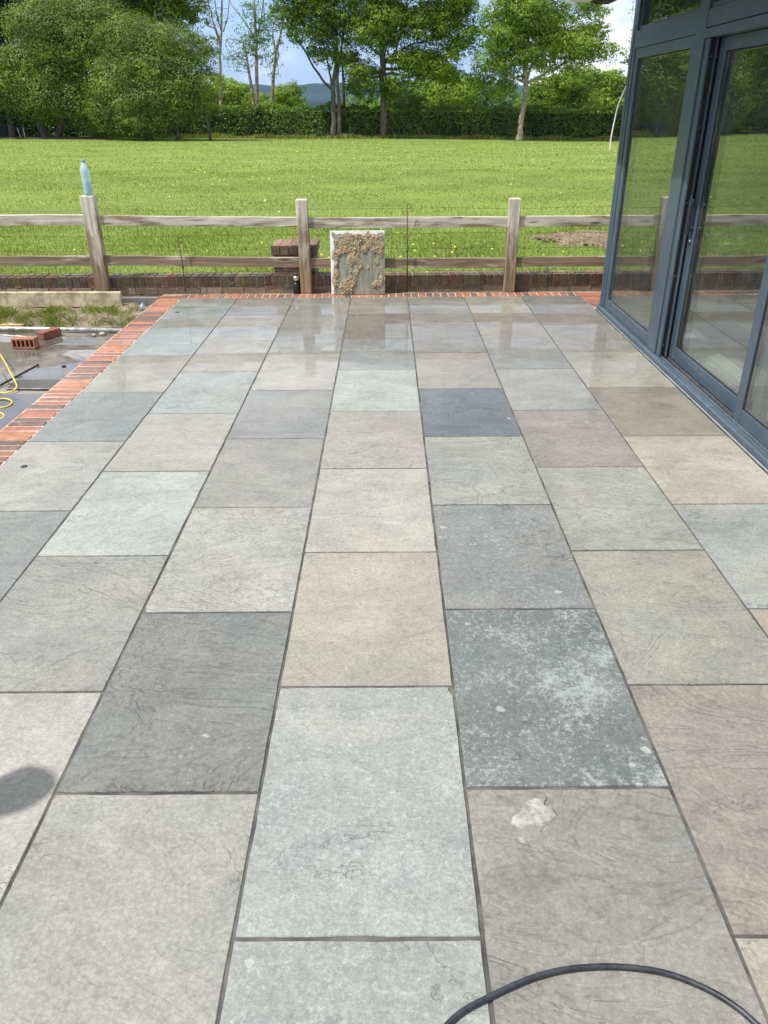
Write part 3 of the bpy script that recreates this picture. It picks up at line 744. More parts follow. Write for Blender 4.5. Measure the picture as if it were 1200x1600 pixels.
# bank of earth behind the floor
xs_, ys_ = np.meshgrid(np.linspace(-6.5, -2.32, 130), np.linspace(7.12, 8.2, 36), indexing='xy')
f = np.clip((ys_-7.22)/.28, 0, 1); f = f*f*(3-2*f)
zz = ZS-.02+.095*f+.016*np.sin(xs_*17+ys_*9)*f+.012*np.sin(xs_*41)*np.sin(ys_*33)
bank = grid_mesh('earth_bank', xs_, ys_, zz, M_EARTH); bank['kind'] = 'structure'
# darker sheets lying under the film of water
M_SHEET = mat_simple('wet_dark_sheet', (.050, .052, .056), .10, 4, .3, .12, .002, 0, .6, .02)
def sheet(x0, x1, y0, y1, label, rz=0):
    cx, cy = (x0+x1)/2, (y0+y1)/2
    o = MB().box(x0-cx, x1-cx, y0-cy, y1-cy, -.006, .008, .002).build('dark_sheet', M_SHEET, None, (cx, cy, ZS+.006)); o.rotation_euler = (0, 0, rz)
    tag(o, label, 'sheet', 'dark sheets on the wet floor')
sheet(-2.80, -2.335, 5.42, 5.93, 'wet dark sheet against the brick edging beyond the yellow cable')
sheet(-2.90, -2.335, 4.55, 5.30, 'wet dark sheet nearest to the camera below the yellow cable')
# plank standing on its edge, offcut, pipe
pl = MB().box(-.78, .78, -.019, .019, 0, .146, .003).build('scaffold_plank', M_PLANK, None, (-3.44, 7.83, -.066)); pl.rotation_euler = (.03, .008, .012)
tag(pl, 'pale mortar-stained plank standing on its edge below the left fence post', 'plank')
pl2 = MB().box(-.42, .42, -.055, .055, 0, .02, .002).build('timber_offcut', M_OFFCUT, None, (-3.87, 7.34, ZS+.004)); pl2.rotation_euler = (0, 0, .02)
tag(pl2, 'thin yellowish timber offcut lying flat between the grass and the grey pipe', 'timber')
kb = MB().box(-.19, .19, -.03, .03, 0, .075, .004).build('concrete_lintel', mat_simple('grey_lintel', (.17, .17, .165), .6, 8, .2, .3), None, (-2.505, 7.93, -.075)); tag(kb, 'grey concrete lintel between the pale plank and the brick edging', 'lintel')
pp = MB().tube([(-4.6, 7.21, ZS+.028), (-3.9, 7.17, ZS+.026), (-3.1, 7.11, ZS+.026), (-2.34, 7.03, ZS+.026)], .019, 12).build('grey_pipe', mat_simple('mud_streaked_pipe', (.42, .42, .40), .3, 14, .45, .2, .002, .2), None)
tag(pp, 'long grey mud-streaked pipe lying on the wet floor behind the loose bricks', 'pipe')
# perforated brick
def perf_brick():
    L, W_, Hh = .215, .1025, .065; t_ = thing('perforated_brick', 'orange perforated brick lying on its side on the wet floor', 'brick', (-3.135, 6.57, ZS+.0), .0)
    mb = MB(); n = 5; wall_ = .014; cell = (L-wall_*(n+1))/n
    # lies on its long narrow side, holes cut in the face towards the camera
    mb.box(-L/2, L/2, .04, .0325+.03, 0, W_, .002)
    mb.box(-L/2, L/2, -.0325, .0400, 0, .016, .002); mb.box(-L/2, L/2, -.0325, .0400, W_-.016, W_, .002)
    for k in range(n+1):
        x = -L/2+k*(cell+wall_); mb.box(x, x+wall_, -.0335, .0400, .014, W_-.014, .001)
    o = mb.build('fired_clay', mat_simple('orange_clay', (.34, .145, .09), .75, 16, .25, .4), t_)
    t_.scale = (.93, .93, .84)
perf_brick()
sb = MB().box(-.1, .1, -.048, .048, 0, .066, .004).build('solid_brick', mat_simple('dark_red_clay', (.22, .085, .065), .7, 12, .25, .4), None, (-3.065, 6.93, ZS)); sb.rotation_euler = (0, 0, 1.12)
tag(sb, 'dark red solid brick lying behind the orange perforated one', 'brick')
# rods and lumps
M_TIE = mat_simple('dark_wet_steel', (.03, .022, .018), .45, 20, .3, .3)
rd = MB().tube([(-2.96, 5.02, ZS+.016), (-2.88, 5.45, ZS+.016), (-2.80, 6.02, ZS+.014)], .009, 8).build('steel_rod', M_TIE); tag(rd, 'dark steel rod lying slantwise under the yellow cable', 'rod')
def chunk(x, y, lx, ly, h, rz, label):
    mb = MB()
    for _ in range(5): blob(mb, (random.uniform(-lx, lx)*.5, random.uniform(-ly, ly)*.4, h*.4), h*.8, (max(1, lx/h*.5), max(1, ly/h*.5), .7))
    o = mb.build('steel_clip', M_TIE, None, (x, y, ZS)); o.rotation_euler = (0, 0, rz); tag(o, label, 'metal clip', 'dark steel clips on the wet floor')
chunk(-2.585, 6.0, .03, .02, .016, .3, 'dark steel clip close to the brick edging')
chunk(-2.74, 5.62, .05, .016, .014, .4, 'dark steel clip just right of the yellow cable loop')
chunk(-2.62, 5.17, .075, .018, .015, .1, 'dark steel clip nearest to the camera')
def wire(pts, r, name, m, label, cat, n=10, res=6):
    P = [Vector(p) for p in pts]; out = []
    for i in range(len(P)-1):
        p0, p1, p2, p3 = P[max(i-1, 0)], P[i], P[i+1], P[min(i+2, len(P)-1)]
        for k in range(res):
            f_ = k/res; out.append(.5*((2*p1)+(p2-p0)*f_+(2*p0-5*p1+4*p2-p3)*f_*f_+(3*p1-p0-3*p2+p3)*f_**3))
    out.append(P[-1]); o = MB().tube(out, r, n).build(name, m); return tag(o, label, cat) if label else o
def gp(px, py, z):
    r = ray(px, py); k = (z-H)/r[2]; return (r[0]*k, r[1]*k, z)
wire([(-3.6, 6.5, ZS+.02), gp(-25, 535, ZS+.10), gp(-8, 545, ZS+.10), gp(5, 561, ZS+.09), gp(15, 580, ZS+.07), gp(23, 595, ZS+.045), gp(26, 604, ZS+.03), gp(20, 611, ZS+.02), gp(5, 614, ZS+.016), gp(-20, 611, ZS+.014), gp(-30, 618, ZS+.012), gp(-10, 623, ZS+.02), gp(10, 623, ZS+.022), gp(19, 629, ZS+.02), gp(8, 636, ZS+.016), gp(-18, 638, ZS+.012), gp(-22, 645, ZS+.012), gp(0, 645, ZS+.016), gp(6, 650, ZS+.014), gp(-4, 656, ZS+.01), gp(-40, 660, ZS+.01)], .0054, 'yellow_cable', M_YEL, 'loops of yellow cable coming in over the wet floor at the left edge', 'cable')
# blue litter and stones
lt = MB(); lt.add([(0, 0, 0), (.055, .01, .012), (.03, .02, .085), (.0, .015, .05), (.02, -.03, .035)], [(0, 1, 4), (1, 2, 4), (2, 3, 4), (3, 0, 4), (0, 3, 2, 1)])
o = lt.build('plastic_wrapper', mat_simple('white_blue_film', (.38, .50, .66), .25, 20, .5, .3), None, (-2.42, 7.62, -.07)); tag(o, 'crumpled blue and white plastic wrapper at the end of the earth bank', 'litter')
for (x, y, r, l) in [(-2.60, 6.98, .026, 'larger pale pebble by the grey pipe near the edging'), (-2.665, 6.95, .018, 'smaller pale pebble beside the larger one by the pipe'), (-3.12, 7.0, .02, 'grey pebble left of the dark red brick')]:
    mb = MB(); blob(mb, (0, 0, r*.5), r, (1.3, 1, .7)); o = mb.build('pebble', M_STONE, None, (x, y, ZS)); tag(o, l, 'stone', 'pebbles on the wet floor')

# ------------------------------------------------------------------ garden room with sliding doors
house = thing('garden_room', 'dark blue-grey aluminium framed glass wall of the house right of the patio', 'building', (2.0, 5, 0))
def hpart(name, m, fn, parent=house):
    mb = MB(); fn(mb); o = mb.build(name, m, parent)
    o.location = (-2.0, -5, 0) if parent is house else (0, 0, 0)
    return o
GX = 1.985
ZT = 2.60
YE = 7.255
# outer frame
hpart('corner_post', M_ALU, lambda b: (b.box(GX, GX+.10, 7.135, YE, .048, ZT, .003), b.box(GX-.006, GX+.02, 7.185, YE-.012, .05, ZT, .002)))
hpart('mid_post', M_ALU, lambda b: (b.box(GX, GX+.10, 5.615, 5.775, .048, ZT, .003), b.box(GX+.012, GX+.13, 5.555, 5.612, .048, 2.045, .002)))
hpart('transom', M_ALU, lambda b: (b.box(GX+.002, GX+.10, 5.778, 7.132, 2.085, 2.205, .003), b.box(GX+.004, GX+.10, -.6, 5.612, 2.105, 2.205, .003), b.box(GX+.001, GX+.16, -.6, 5.612, 2.048, 2.100, .002)))
hpart('upper_mullion', M_ALU, lambda b: b.box(GX+.004, GX+.09, 3.1, 3.2, 2.208, ZT))
hpart('upper_window', M_GLASS, lambda b: (b.box(GX+.045, GX+.065, 5.81, 7.10, 2.235, ZT-.002), b.box(GX+.045, GX+.065, 3.21, 5.60, 2.235, ZT-.002), b.box(GX+.045, GX+.065, -.6, 3.09, 2.235, ZT-.002)))
hpart('upper_window_frame', M_ALU, lambda b: (b.box(GX+.02, GX+.08, 5.778, 5.808, 2.208, ZT-.001), b.box(GX+.02, GX+.08, 7.102, 7.132, 2.208, ZT-.001), b.box(GX+.02, GX+.08, 5.81, 7.10, 2.208, 2.234), b.box(GX+.02, GX+.08, -.6, 5.61, 2.208, 2.234)))
hpart('head', M_ALU, lambda b: b.box(GX-.01, GX+.16, -.6, YE, ZT+.002, ZT+.14, .003))
# sill with a bare bright lip
hpart('sill', M_ALU, lambda b: (b.box(GX-.022, GX+.03, -.6, YE+.01, -.004, .047, .008), b.box(GX+.031, GX+.19, -.6, 5.552, -.004, .030, .002), b.box(GX+.031, GX+.10, 5.556, YE+.01, -.004, .046, .002)))
hpart('sill_lip', M_SILV, lambda b: b.box(RIGHT+.001, GX-.024, -.6, YE+.015, -.006, .012, .003))
hpart('track_rail', M_SILV, lambda b: b.box(GX+.026, GX+.0295, -.6, 5.552, .048, .058))
hpart('track_rail', M_SILV, lambda b: b.box(GX+.070, GX+.077, -.6, 5.552, .031, .050))
hpart('track_channel', M_ALUD, lambda b: (b.box(GX+.032, GX+.069, 4.27, 5.552, .0305, .034), b.box(GX+.078, GX+.10, -.6, 5.552, .0305, .034)))
# side channel where the doors close
hpart('closing_channel', M_ALUD, lambda b: (b.box(GX+.024, GX+.052, 5.548, 5.554, .05, 2.045), b.box(GX+.062, GX+.085, 5.546, 5.554, .05, 2.045)))
hpart('channel_rib', M_ALU, lambda b: (b.box(GX+.053, GX+.061, 5.520, 5.5535, .05, 2.045, .001), b.box(GX+.010, GX+.0225, 5.535, 5.5535, .05, 2.045, .001)))
hpart('screw', M_SILV, lambda b: [b.lathe([(.004, 0), (.004, .002)], (0, 0, 0), 8, Matrix.Translation((GX+xx, 5.547, z)) @ Matrix.Rotation(PI/2, 4, 'X')) for xx in (.038, .073) for z in (.13, .62, 1.1, 1.55, 1.95)])
# fixed side window: frame and pane
def frame(b, x0, x1, y0, y1, z0, z1, w, wb=None, wt=None):
    wb = wb or w; wt = wt or w
    b.box(x0, x1, y0, y0+w, z0, z1, .003); b.box(x0, x1, y1-w, y1, z0, z1, .003)
    b.box(x0+.001, x1-.001, y0+w+.001, y1-w-.001, z0, z0+wb, .003); b.box(x0+.001, x1-.001, y0+w+.001, y1-w-.001, z1-wt, z1, .003)
win = hpart('side_window', M_ALU, lambda b: frame(b, GX+.010, GX+.075, 5.778, 7.132, .049, 2.083, .075, .085, .07))
hpart('window_gasket', M_SEAL, lambda b: frame(b, GX+.024, GX+.06, 5.8535, 7.0565, .1345, 2.0125, .007), win)
hpart('pane', M_GLASS, lambda b: b.box(GX+.03, GX+.052, 5.861, 7.049, .142, 2.005), win)
# rear sliding leaf
door = hpart('sliding_door', M_ALU, lambda b: frame(b, GX+.080, GX+.130, 4.05, 5.535, .052, 2.046, .095, .095, .075))
hpart('door_gasket', M_SEAL, lambda b: frame(b, GX+.088, GX+.118, 4.1455, 5.4395, .1475, 1.9705, .008), door)
hpart('pane', M_GLASS, lambda b: b.box(GX+.094, GX+.116, 4.154, 5.431, .156, 1.962), door)
def handle(b):
    b.box(GX+.050, GX+.0795, 5.462, 5.492, 1.075, 1.10, .004); b.box(GX+.050, GX+.0795, 5.462, 5.492, .93, .955, .004)
    b.box(GX+.040, GX+.054, 5.458, 5.496, .90, 1.13, .006)
hpart('handle', M_BLACK, handle, door)
hpart('lock_cylinder', M_CHROME, lambda b: b.lathe([(.011, 0), (.011, .012), (.004, .014)], (0, 0, 0), 14, Matrix.Translation((GX+.0795, 5.478, .865)) @ Matrix.Rotation(-PI/2, 4, 'Y')), door)
# front sliding leaf
door2 = hpart('sliding_door', M_ALU, lambda b: frame(b, GX+.0325, GX+.0785, 2.35, 4.245, .052, 2.046, .088, .09, .075))
hpart('door_gasket', M_SEAL, lambda b: frame(b, GX+.038, GX+.066, 2.4385, 4.1565, .1425, 1.9705, .008), door2)
hpart('pane', M_GLASS, lambda b: b.box(GX+.043, GX+.063, 2.447, 4.148, .151, 1.962), door2)
door3 = hpart('sliding_door', M_ALU, lambda b: frame(b, GX+.080, GX+.130, -.6, 2.45, .052, 2.046, .088, .09, .075))
hpart('pane', M_GLASS, lambda b: b.box(GX+.094, GX+.116, -.511, 2.36, .143, 1.97), door3)
# inside
hpart('room_floor', M_SCREED, lambda b: b.box(2.18, 6.2, -.6, YE-.02, -.06, -.006))
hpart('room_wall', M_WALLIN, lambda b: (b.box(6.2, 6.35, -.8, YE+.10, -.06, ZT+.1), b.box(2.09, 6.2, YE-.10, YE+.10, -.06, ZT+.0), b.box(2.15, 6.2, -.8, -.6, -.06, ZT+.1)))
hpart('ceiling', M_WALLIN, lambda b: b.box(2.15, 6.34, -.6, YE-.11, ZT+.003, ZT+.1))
pb = MB().box(-.06, .06, -1.35, 1.35, 0, .05, .003).build('pale_batten', M_PALEB, None, (2.42, 4.85, -.005)); tag(pb, 'long pale batten on the room floor close behind the sliding door glass', 'batten', 'pale battens on the room floor')
pb = MB().box(-.06, .06, -1.2, 1.2, 0, .05, .003).build('pale_batten', M_PALEB, None, (3.05, 5.3, -.005)); tag(pb, 'pale batten on the room floor further in from the sliding door glass', 'batten', 'pale battens on the room floor')
# eaves: roof deck high over the frame, white soffit board and dark gutter hanging lower
hpart('roof', mat_simple('roof_deck', (.08, .08, .085), .8, 4, .2), lambda b: b.box(1.40, 6.45, -.9, 7.02, 2.745, 2.90))
hpart('soffit_board', M_SOFF, lambda b: (b.box(1.395, 1.565, -.9, 7.02, 2.385, 2.43, .01), b.box(1.395, 1.42, -.9, 7.02, 2.43, 2.742, .003)))
def gutter(b):
    pr = [(1.565, 2.46), (1.58, 2.395), (1.62, 2.375), (1.72, 2.375), (1.765, 2.395), (1.785, 2.46), (1.785, 2.74), (1.565, 2.74)]
    V = [(x, -.9, z) for x, z in pr]+[(x, 7.06, z) for x, z in pr]; n = len(pr)
    b.add(V, [(k, n+k, n+(k+1) % n, (k+1) % n) for k in range(n)]+[tuple(range(n)), tuple(n+k for k in range(n))[::-1]])
hpart('gutter', M_GUT, gutter)
c0 = [at(986, 118, 7.29), at(982, 126, 7.32), at(975, 143, 7.42), at(966, 165, 7.5), at(960, 190, 7.52), at(955, 215, 7.5), at(953, 236, 7.48)]
wire([(2.02, 7.25, c0[0][2]+.02)]+c0, .006, 'loose_cable', M_CABLE, 'loose white cable end hanging out of the far corner of the glazed wall', 'cable')

# ------------------------------------------------------------------ hose in front
wire([(-.02, .62, .008), (.03, .80, .008)]+[gp(*p, .0085) for p in ((700, 1600), (760, 1560), (850, 1522), (940, 1510), (1030, 1518), (1100, 1543), (1150, 1573), (1185, 1603))]+[(.83, .80, .0085), (.87, .60, .0085), (.84, .30, .0085)], .0064, 'rubber_hose', M_HOSE, 'black rubber hose curving over the slabs at the bottom of the picture', 'hose', 14, 10)

# chip scar, rust spot: thin real flakes of paler stone on the slab
sc_ = MB()
outl = [gp(*p, .0012) for p in ((820, 1250), (838, 1245), (858, 1244), (852, 1256), (866, 1262), (876, 1276), (862, 1287), (835, 1291), (812, 1297), (798, 1288), (797, 1276), (810, 1268))]
cx = sum(p[0] for p in outl)/len(outl); cy = sum(p[1] for p in outl)/len(outl)
rag = []
for i, p in enumerate(outl):
    q = outl[(i+1) % len(outl)]
    for k in range(4):
        f_ = k/4; rag.append((p[0]+(q[0]-p[0])*f_+random.gauss(0, .0018), p[1]+(q[1]-p[1])*f_+random.gauss(0, .0018), .0016))
inn = [(cx+(p[0]-cx)*.82, cy+(p[1]-cy)*.82, .0032) for p in rag]; nn_ = len(rag)
sc_.add([(p[0], p[1], -.004) for p in rag]+inn, [(k, (k+1) % nn_, nn_+(k+1) % nn_, nn_+k) for k in range(nn_)]+[tuple(nn_+k for k in range(nn_))], False)
sc_.build('cement_patch', mat_simple('dried_cement', (.27, .27, .245), .9, 22, .4, .6, .003), patio)
for (px, py, r) in ((38, 729, .017), (277, 488, .017)):
    p = gp(px, py, 0); MB().lathe([(r, -.003), (r, .0012), (r*.8, .0016)], (p[0], p[1], .0005), 18).build('hole_shade_disc', M_SEAL, patio)  # black disc laid on top for the shade inside a hole
es = MB().box(-2.315, 5.0, 8.046, 8.156, -.3, -.016).build('earth_strip', M_EARTH); es['kind'] = 'structure'

# ------------------------------------------------------------------ foliage
def unit(n):
    v = rng.normal(size=(n, 3)); return v/np.linalg.norm(v, axis=1, keepdims=True)
def leaf_quads(P, N, size, asp=.62):
    """P centres, N normals -> bent diamond leaves as quads"""
    n = len(P); t = unit(n); t -= N*np.sum(t*N, 1, keepdims=True); t /= np.linalg.norm(t, axis=1, keepdims=True)+1e-9
    b = np.cross(N, t); s = (size*rng.uniform(.6, 1.35, n))[:, None]
    V = np.stack([P-t*s*.5, P+b*s*.5*asp+N*s*.08, P+t*s*.5-N*s*.06, P-b*s*.5*asp+N*s*.08], 1)
    return V.reshape(-1, 3)
def puffs(puff, leaf, dens, droop=0.0, sprig=0.35):
    """puff: list of (c, r3, seedtint); returns leaf centres, normals, tint"""
    Ps, Ns, Ts = [], [], []
    for c, r, ti in puff:
        r = np.array(r); area = 4*PI*((r[0]*r[1])**1.6/3+(r[0]*r[2])**1.6/3+(r[1]*r[2])**1.6/3)**(1/1.6)
        n = int(area*dens)
        if n < 3: continue
        d = unit(n); rad = rng.uniform(.55, 1.08, n)**.6
        # sprays: bunch leaves around a few directions for ragged outlines
        k = max(6, n//14); sd = unit(k); pick = rng.integers(0, k, n)
        d2 = sd[pick]+rng.normal(scale=.20, size=(n, 3)); d2 /= np.linalg.norm(d2, axis=1, keepdims=True)
        m = rng.random(n) < .75; d = np.where(m[:, None], d2, d)
        rad = np.where(m, rng.uniform(.75, 1.0+sprig, k)[pick]*rng.uniform(.85, 1.06, n), rad)
        P = c+d*rad[:, None]*r
        if droop: P[:, 2] -= droop*rng.random(n)*np.abs(rad-.6)
        N = d*1.5+unit(n)*.36+np.array([0, 0, .40]); N /= np.linalg.norm(N, axis=1, keepdims=True)
        Ps.append(P); Ns.append(N); Ts.append(np.clip(ti+rng.normal(scale=.07, size=n), 0, 1))
    return np.concatenate(Ps), np.concatenate(Ns), np.concatenate(Ts)
S60 = .0452/60          # metres per photo pixel per metre of distance
def crown_puffs(ells, Y, pr, fill=1.0, depth=1.0, inner=.25):
    """ells: ellipses (px, py, rx, ry[, dy]) seen at distance Y -> small puffs spread through ellipsoids"""
    out = []; s = S60*Y
    for e in ells:
        px, py, rx, ry = e[:4]; dy = e[4] if len(e) > 4 else 0
        c = np.array(at(px, py, Y+dy)); R = np.array([rx*s, min(rx, ry*1.2)*s*depth, ry*s])
        area = (R[0]*R[1]+R[0]*R[2]+R[1]*R[2])*4*PI/3
        n = max(2, int(fill*area/(pr*pr*2.6)))
        nmaj = max(2, int(n/2.6))
        for _ in range(nmaj):       # big billows, each carrying smaller sprays on its upper side
            d = unit(1)[0]
            if d[1] > .5 and rng.random() < .5: d[1] *= -1
            q = rng.uniform(.70, 1.02) if rng.random() > inner else rng.uniform(.1, .7)
            rr = pr*rng.uniform(.7, 1.7)
            p = c+d*(R-rr*.45).clip(.1)*q; ti = rng.uniform(.05, .7)
            out.append((p, (rr*1.15, rr*1.1, rr*.74), ti))
            for _k in range(5):
                d2 = unit(1)[0]; d2[2] = abs(d2[2])*.9-.15
                r2_ = pr*rng.uniform(.28, .62)
                out.append((p+d2*np.array([rr*1.15, rr*1.1, rr*.8]), (r2_*1.2, r2_*1.1, r2_*.7), min(.95, ti+rng.uniform(-.1, .3))))  # lighter tint on upper sprays puts lit tops into the leaf colour
    return out
def branchy(mb, a, b, r0, r1, k=5, wob=.12, n=7):
    a, b = Vector(a), Vector(b); L = (b-a).length
    pts = []
    for i in range(k+1):
        f_ = i/k; p = a.lerp(b, f_)
        if 0 < i < k: p += Vector(rng.normal(size=3))*L*wob*.25
        p.z += L*.06*math.sin(f_*PI)
        pts.append(p)
    mb.tube(pts, [r0+(r1-r0)*i/k for i in range(k+1)], n); return pts
def tree(name, label, cat, base, trunks, ells, Y, leafm, leaf=.16, dens=26, pr=.8, fill=1.0, bark=None, droop=0, group=None, nbr=26, parts=('trunk', 'crown'), depth=1.0, inner=.25, sprig=.35):
    bz = at(*base, Y)
    t_ = thing(name, label, cat, (bz[0], Y, float(gh(bz[0], Y))), 0, group)
    loc = np.array(t_.location)
    pf = crown_puffs(ells, Y, pr, fill, depth, inner)
    mb = MB(); joints = []
    for tr in trunks:       # list of (px, py, radius[, dy])
        pts = []; rs = []
        for q in tr: pts.append(Vector(at(q[0], q[1], Y+(q[3] if len(q) > 3 else 0)))-Vector(loc)); rs.append(q[2])
        # refine with a little wander
        P2, R2 = [], []
        for i in range(len(pts)-1):
            for k in range(4):
                f_ = k/4; p = pts[i].lerp(pts[i+1], f_)
                if k: p += Vector(rng.normal(size=3))*rs[i]*.16
                P2.append(p); R2.append((rs[i]+(rs[i+1]-rs[i])*f_)*rng.uniform(.95, 1.06))
        P2.append(pts[-1]); R2.append(rs[-1])
        if abs(tr[0][1]-base[1]) < 14:
            P2[0].z = min(P2[0].z, -.05); R2[0] *= 1.35
            if len(R2) > 1: R2[1] *= 1.08
        mb.tube(P2, R2, 9); joints += [(p, r) for p, r in list(zip(P2, R2))[len(P2)//2:]]
    if pf and nbr:
        for i in rng.choice(len(pf), min(nbr, len(pf)), replace=False):
            tgt = Vector(pf[i][0]-loc); cand = [(j, r) for j, r in joints if j.z < tgt.z+.6] or joints
            j, r = min(cand, key=lambda q: (q[0]-tgt).length+rng.uniform(0, 1.5))
            branchy(mb, j, tgt, min(r*.55, .11), .015)
    if trunks: mb.build(parts[0], bark or M_BARK, t_)
    if pf:
        P, N, T = puffs(pf, leaf, dens, droop, sprig); P = P-loc
        zc = P[:, 2] > .1; P, N, T = P[zc], N[zc], T[zc]
        fast_mesh(parts[1], leaf_quads(P, N, leaf), 4, leafm, t_, T)
    return t_

# the two big willows on the left
tree('willow_tree', 'broad grey-green willow at the far left with dark hollow under its crown', 'tree', (60, 216), [[(70, 216, .25), (62, 190, .22), (50, 150, .16)], [(88, 216, .2), (100, 180, .18), (120, 140, .12)], [(20, 216, .2), (10, 170, .16)]],
     [(85, 50, 52, 46), (28, 112, 40, 34), (88, 20, 28, 18), (128, 62, 42, 44), (150, 28, 34, 24), (85, 118, 62, 42), (30, 150, 42, 32), (-40, 135, 45, 45), (135, 150, 34, 34), (70, 150, 50, 26), (165, 192, 30, 22), (112, 172, 26, 12), (-110, 90, 60, 80)], 57, LEAF_WILLOW, .115, 58, 1.15, 1.6, M_BARK, .25, None, 16, inner=.3)
tree('willow_tree', 'rounded grey-green willow in front, just left of the two bare poles of trunk', 'tree', (240, 218), [[(278, 217, .13), (276, 190, .12), (268, 150, .1)], [(232, 218, .2), (236, 180, .18), (240, 130, .12)], [(328, 206, .08), (320, 170, .08), (305, 140, .06)]],
     [(208, 58, 34, 26), (262, 74, 40, 28), (300, 70, 26, 20), (240, 112, 54, 38), (295, 105, 34, 46), (195, 130, 36, 50), (228, 150, 55, 40), (285, 150, 38, 28), (190, 180, 32, 24), (230, 192, 42, 20), (270, 170, 30, 22)], 55, LEAF_WILLOW, .11, 62, 1.0, 1.6, M_BARK, .25, None, 16, inner=.3)
tree('oak_tree', 'tall deep green oak rising behind the rounded willow', 'tree', (230, 213), [[(225, 213, .35), (230, 120, .3), (240, 20, .2)]],
     [(245, 10, 65, 45), (168, 95, 36, 60), (180, 40, 40, 40), (200, -20, 60, 50), (290, 20, 32, 45), (260, -60, 80, 60), (180, -70, 60, 50)], 68, LEAF_OAK, .2, 20, 1.0, 1.1, None, 0, None, 12)
tree('conifer_tree', 'near-black evergreen tree in the top left corner', 'tree', (0, 214), [[(-8, 216, .4), (-5, 120, .35), (0, 0, .25)]],
     [(5, 20, 36, 38), (-40, 60, 50, 60), (-20, -40, 60, 60), (-100, 0, 60, 120), (100, 8, 22, 12), (140, -30, 50, 24), (70, -50, 60, 40)], 63, LEAF_DARK, .2, 22, .95, 1.0, None, 0, None, 6)
# belt that carries the wood on beyond the left edge (seen in the reflections)
for k, (px, ry) in enumerate([(-190, 120), (-300, 130), (-420, 125), (-560, 130)]):
    lab = ['bushy dark tree outside the left edge, mirrored at the right in the door glass', 'second bushy tree outside the left edge', 'third bushy tree outside the left edge', 'farthest bushy tree outside the left edge'][k]
    tree('broadleaf_tree', lab, 'tree', (px, 214), [[(px, 214, .3), (px, 100, .2)]], [(px, 90, 75, 110), (px+20, -20, 60, 70), (px-10, 150, 70, 55)], 60, LEAF_OAK, .24, 13, 1.1, .9, None, 0, 'trees past the left edge', 6)
# thin bare-ish trees
tw = [[(346, 205, .13), (345, 150, .12), (343, 90, .10), (346, 50, .085), (347, -30, .05)], [(344, 68, .07), (336, 45, .06), (328, 12, .04), (315, -20, .025)], [(336, 45, .05), (322, 38, .035), (314, 20, .02)], [(346, 50, .06), (338, 20, .045), (334, -20, .03)], [(349, 50, .05), (356, 25, .035), (360, -20, .025)], [(344, 62, .045), (332, 30, .03), (311, 4, .02)]]
tree('bare_tree', 'thin, nearly leafless tree left of the pair of pale trunks', 'tree', (346, 208), tw, [(322, 18, 9, 7), (340, 22, 8, 6), (352, 30, 6, 8), (333, 30, 5, 4)], 66, LEAF_OAK, .13, 9, .35, .8, M_BARKL, 0, None, 6)
tree('ash_tree', 'slender tree with two pale stems and loose blue-green foliage', 'tree', (398, 210), [[(404, 210, .17), (402, 150, .14), (400, 80, .11), (398, 20, .09), (394, -40, .05)], [(396, 210, .12), (396, 160, .12), (390, 120, .1), (386, 90, .07), (378, 60, .04)], [(400, 70, .06), (408, 30, .05), (414, -20, .03)], [(399, 60, .06), (380, 30, .045), (362, 8, .03), (350, -15, .02)], [(414, 30, .04), (412, 10, .04), (408, -20, .03)]],
     [(398, 28, 24, 20), (385, 62, 32, 20), (370, 88, 22, 14), (405, 80, 20, 18), (412, 100, 12, 12), (378, 105, 14, 8), (400, 50, 26, 18)], 64, LEAF_BLUE, .13, 15, .5, .75, M_BARKL, 0, None, 18, sprig=.6)
tree('pollard_tree', 'pale forked trunk with small tufts of leaves right of the slender tree', 'tree', (426, 208), [[(424, 208, .15), (426, 150, .14), (430, 80, .11), (438, 55, .08), (441, 40, .06), (440, -30, .04)], [(430, 80, .08), (426, 55, .06), (428, 30, .03)]],
     [(432, 100, 8, 12), (434, 75, 7, 9), (425, 88, 5, 7), (427, 120, 5, 6)], 66, LEAF_BLUE, .13, 13, .35, .8, M_BARKL, 0, None, 5)
# mid trees
tree('field_maple', 'forked tree with a long leaning left limb, left of the broad middle oak', 'tree', (524, 216), [[(522, 216, .20), (521, 180, .17), (520, 138, .15), (524, 110, .12), (526, 60, .09), (522, 10, .06)], [(520, 140, .10), (508, 130, .085), (490, 105, .07), (474, 75, .055), (458, 55, .035)], [(530, 214, .14), (530, 160, .12), (527, 120, .10), (533, 80, .07), (540, 30, .05)], [(519, 136, .08), (514, 105, .06), (508, 80, .05), (500, 40, .03)]],
     [(452, 22, 26, 24), (485, 8, 34, 26), (462, 52, 15, 14), (520, 28, 38, 34), (498, 60, 24, 18), (490, 84, 16, 10), (535, 75, 22, 24), (515, 95, 18, 12), (552, 30, 26, 34), (500, -50, 70, 50), (545, 98, 12, 10), (470, -30, 50, 40)], 60, LEAF_OAK, .135, 38, .6, 1.0, M_BARK, 0, None, 30)
tree('thin_stem_tree', 'slim dark double stem behind the forked tree', 'tree', (536, 205), [[(535, 205, .13), (537, 160, .12), (536, 120, .09), (534, 90, .06)], [(537, 130, .05), (544, 105, .04), (548, 92, .03)]], [(537, 88, 16, 12)], 63, LEAF_OAK, .14, 26, .5, 1, M_BARK, 0, None, 6)
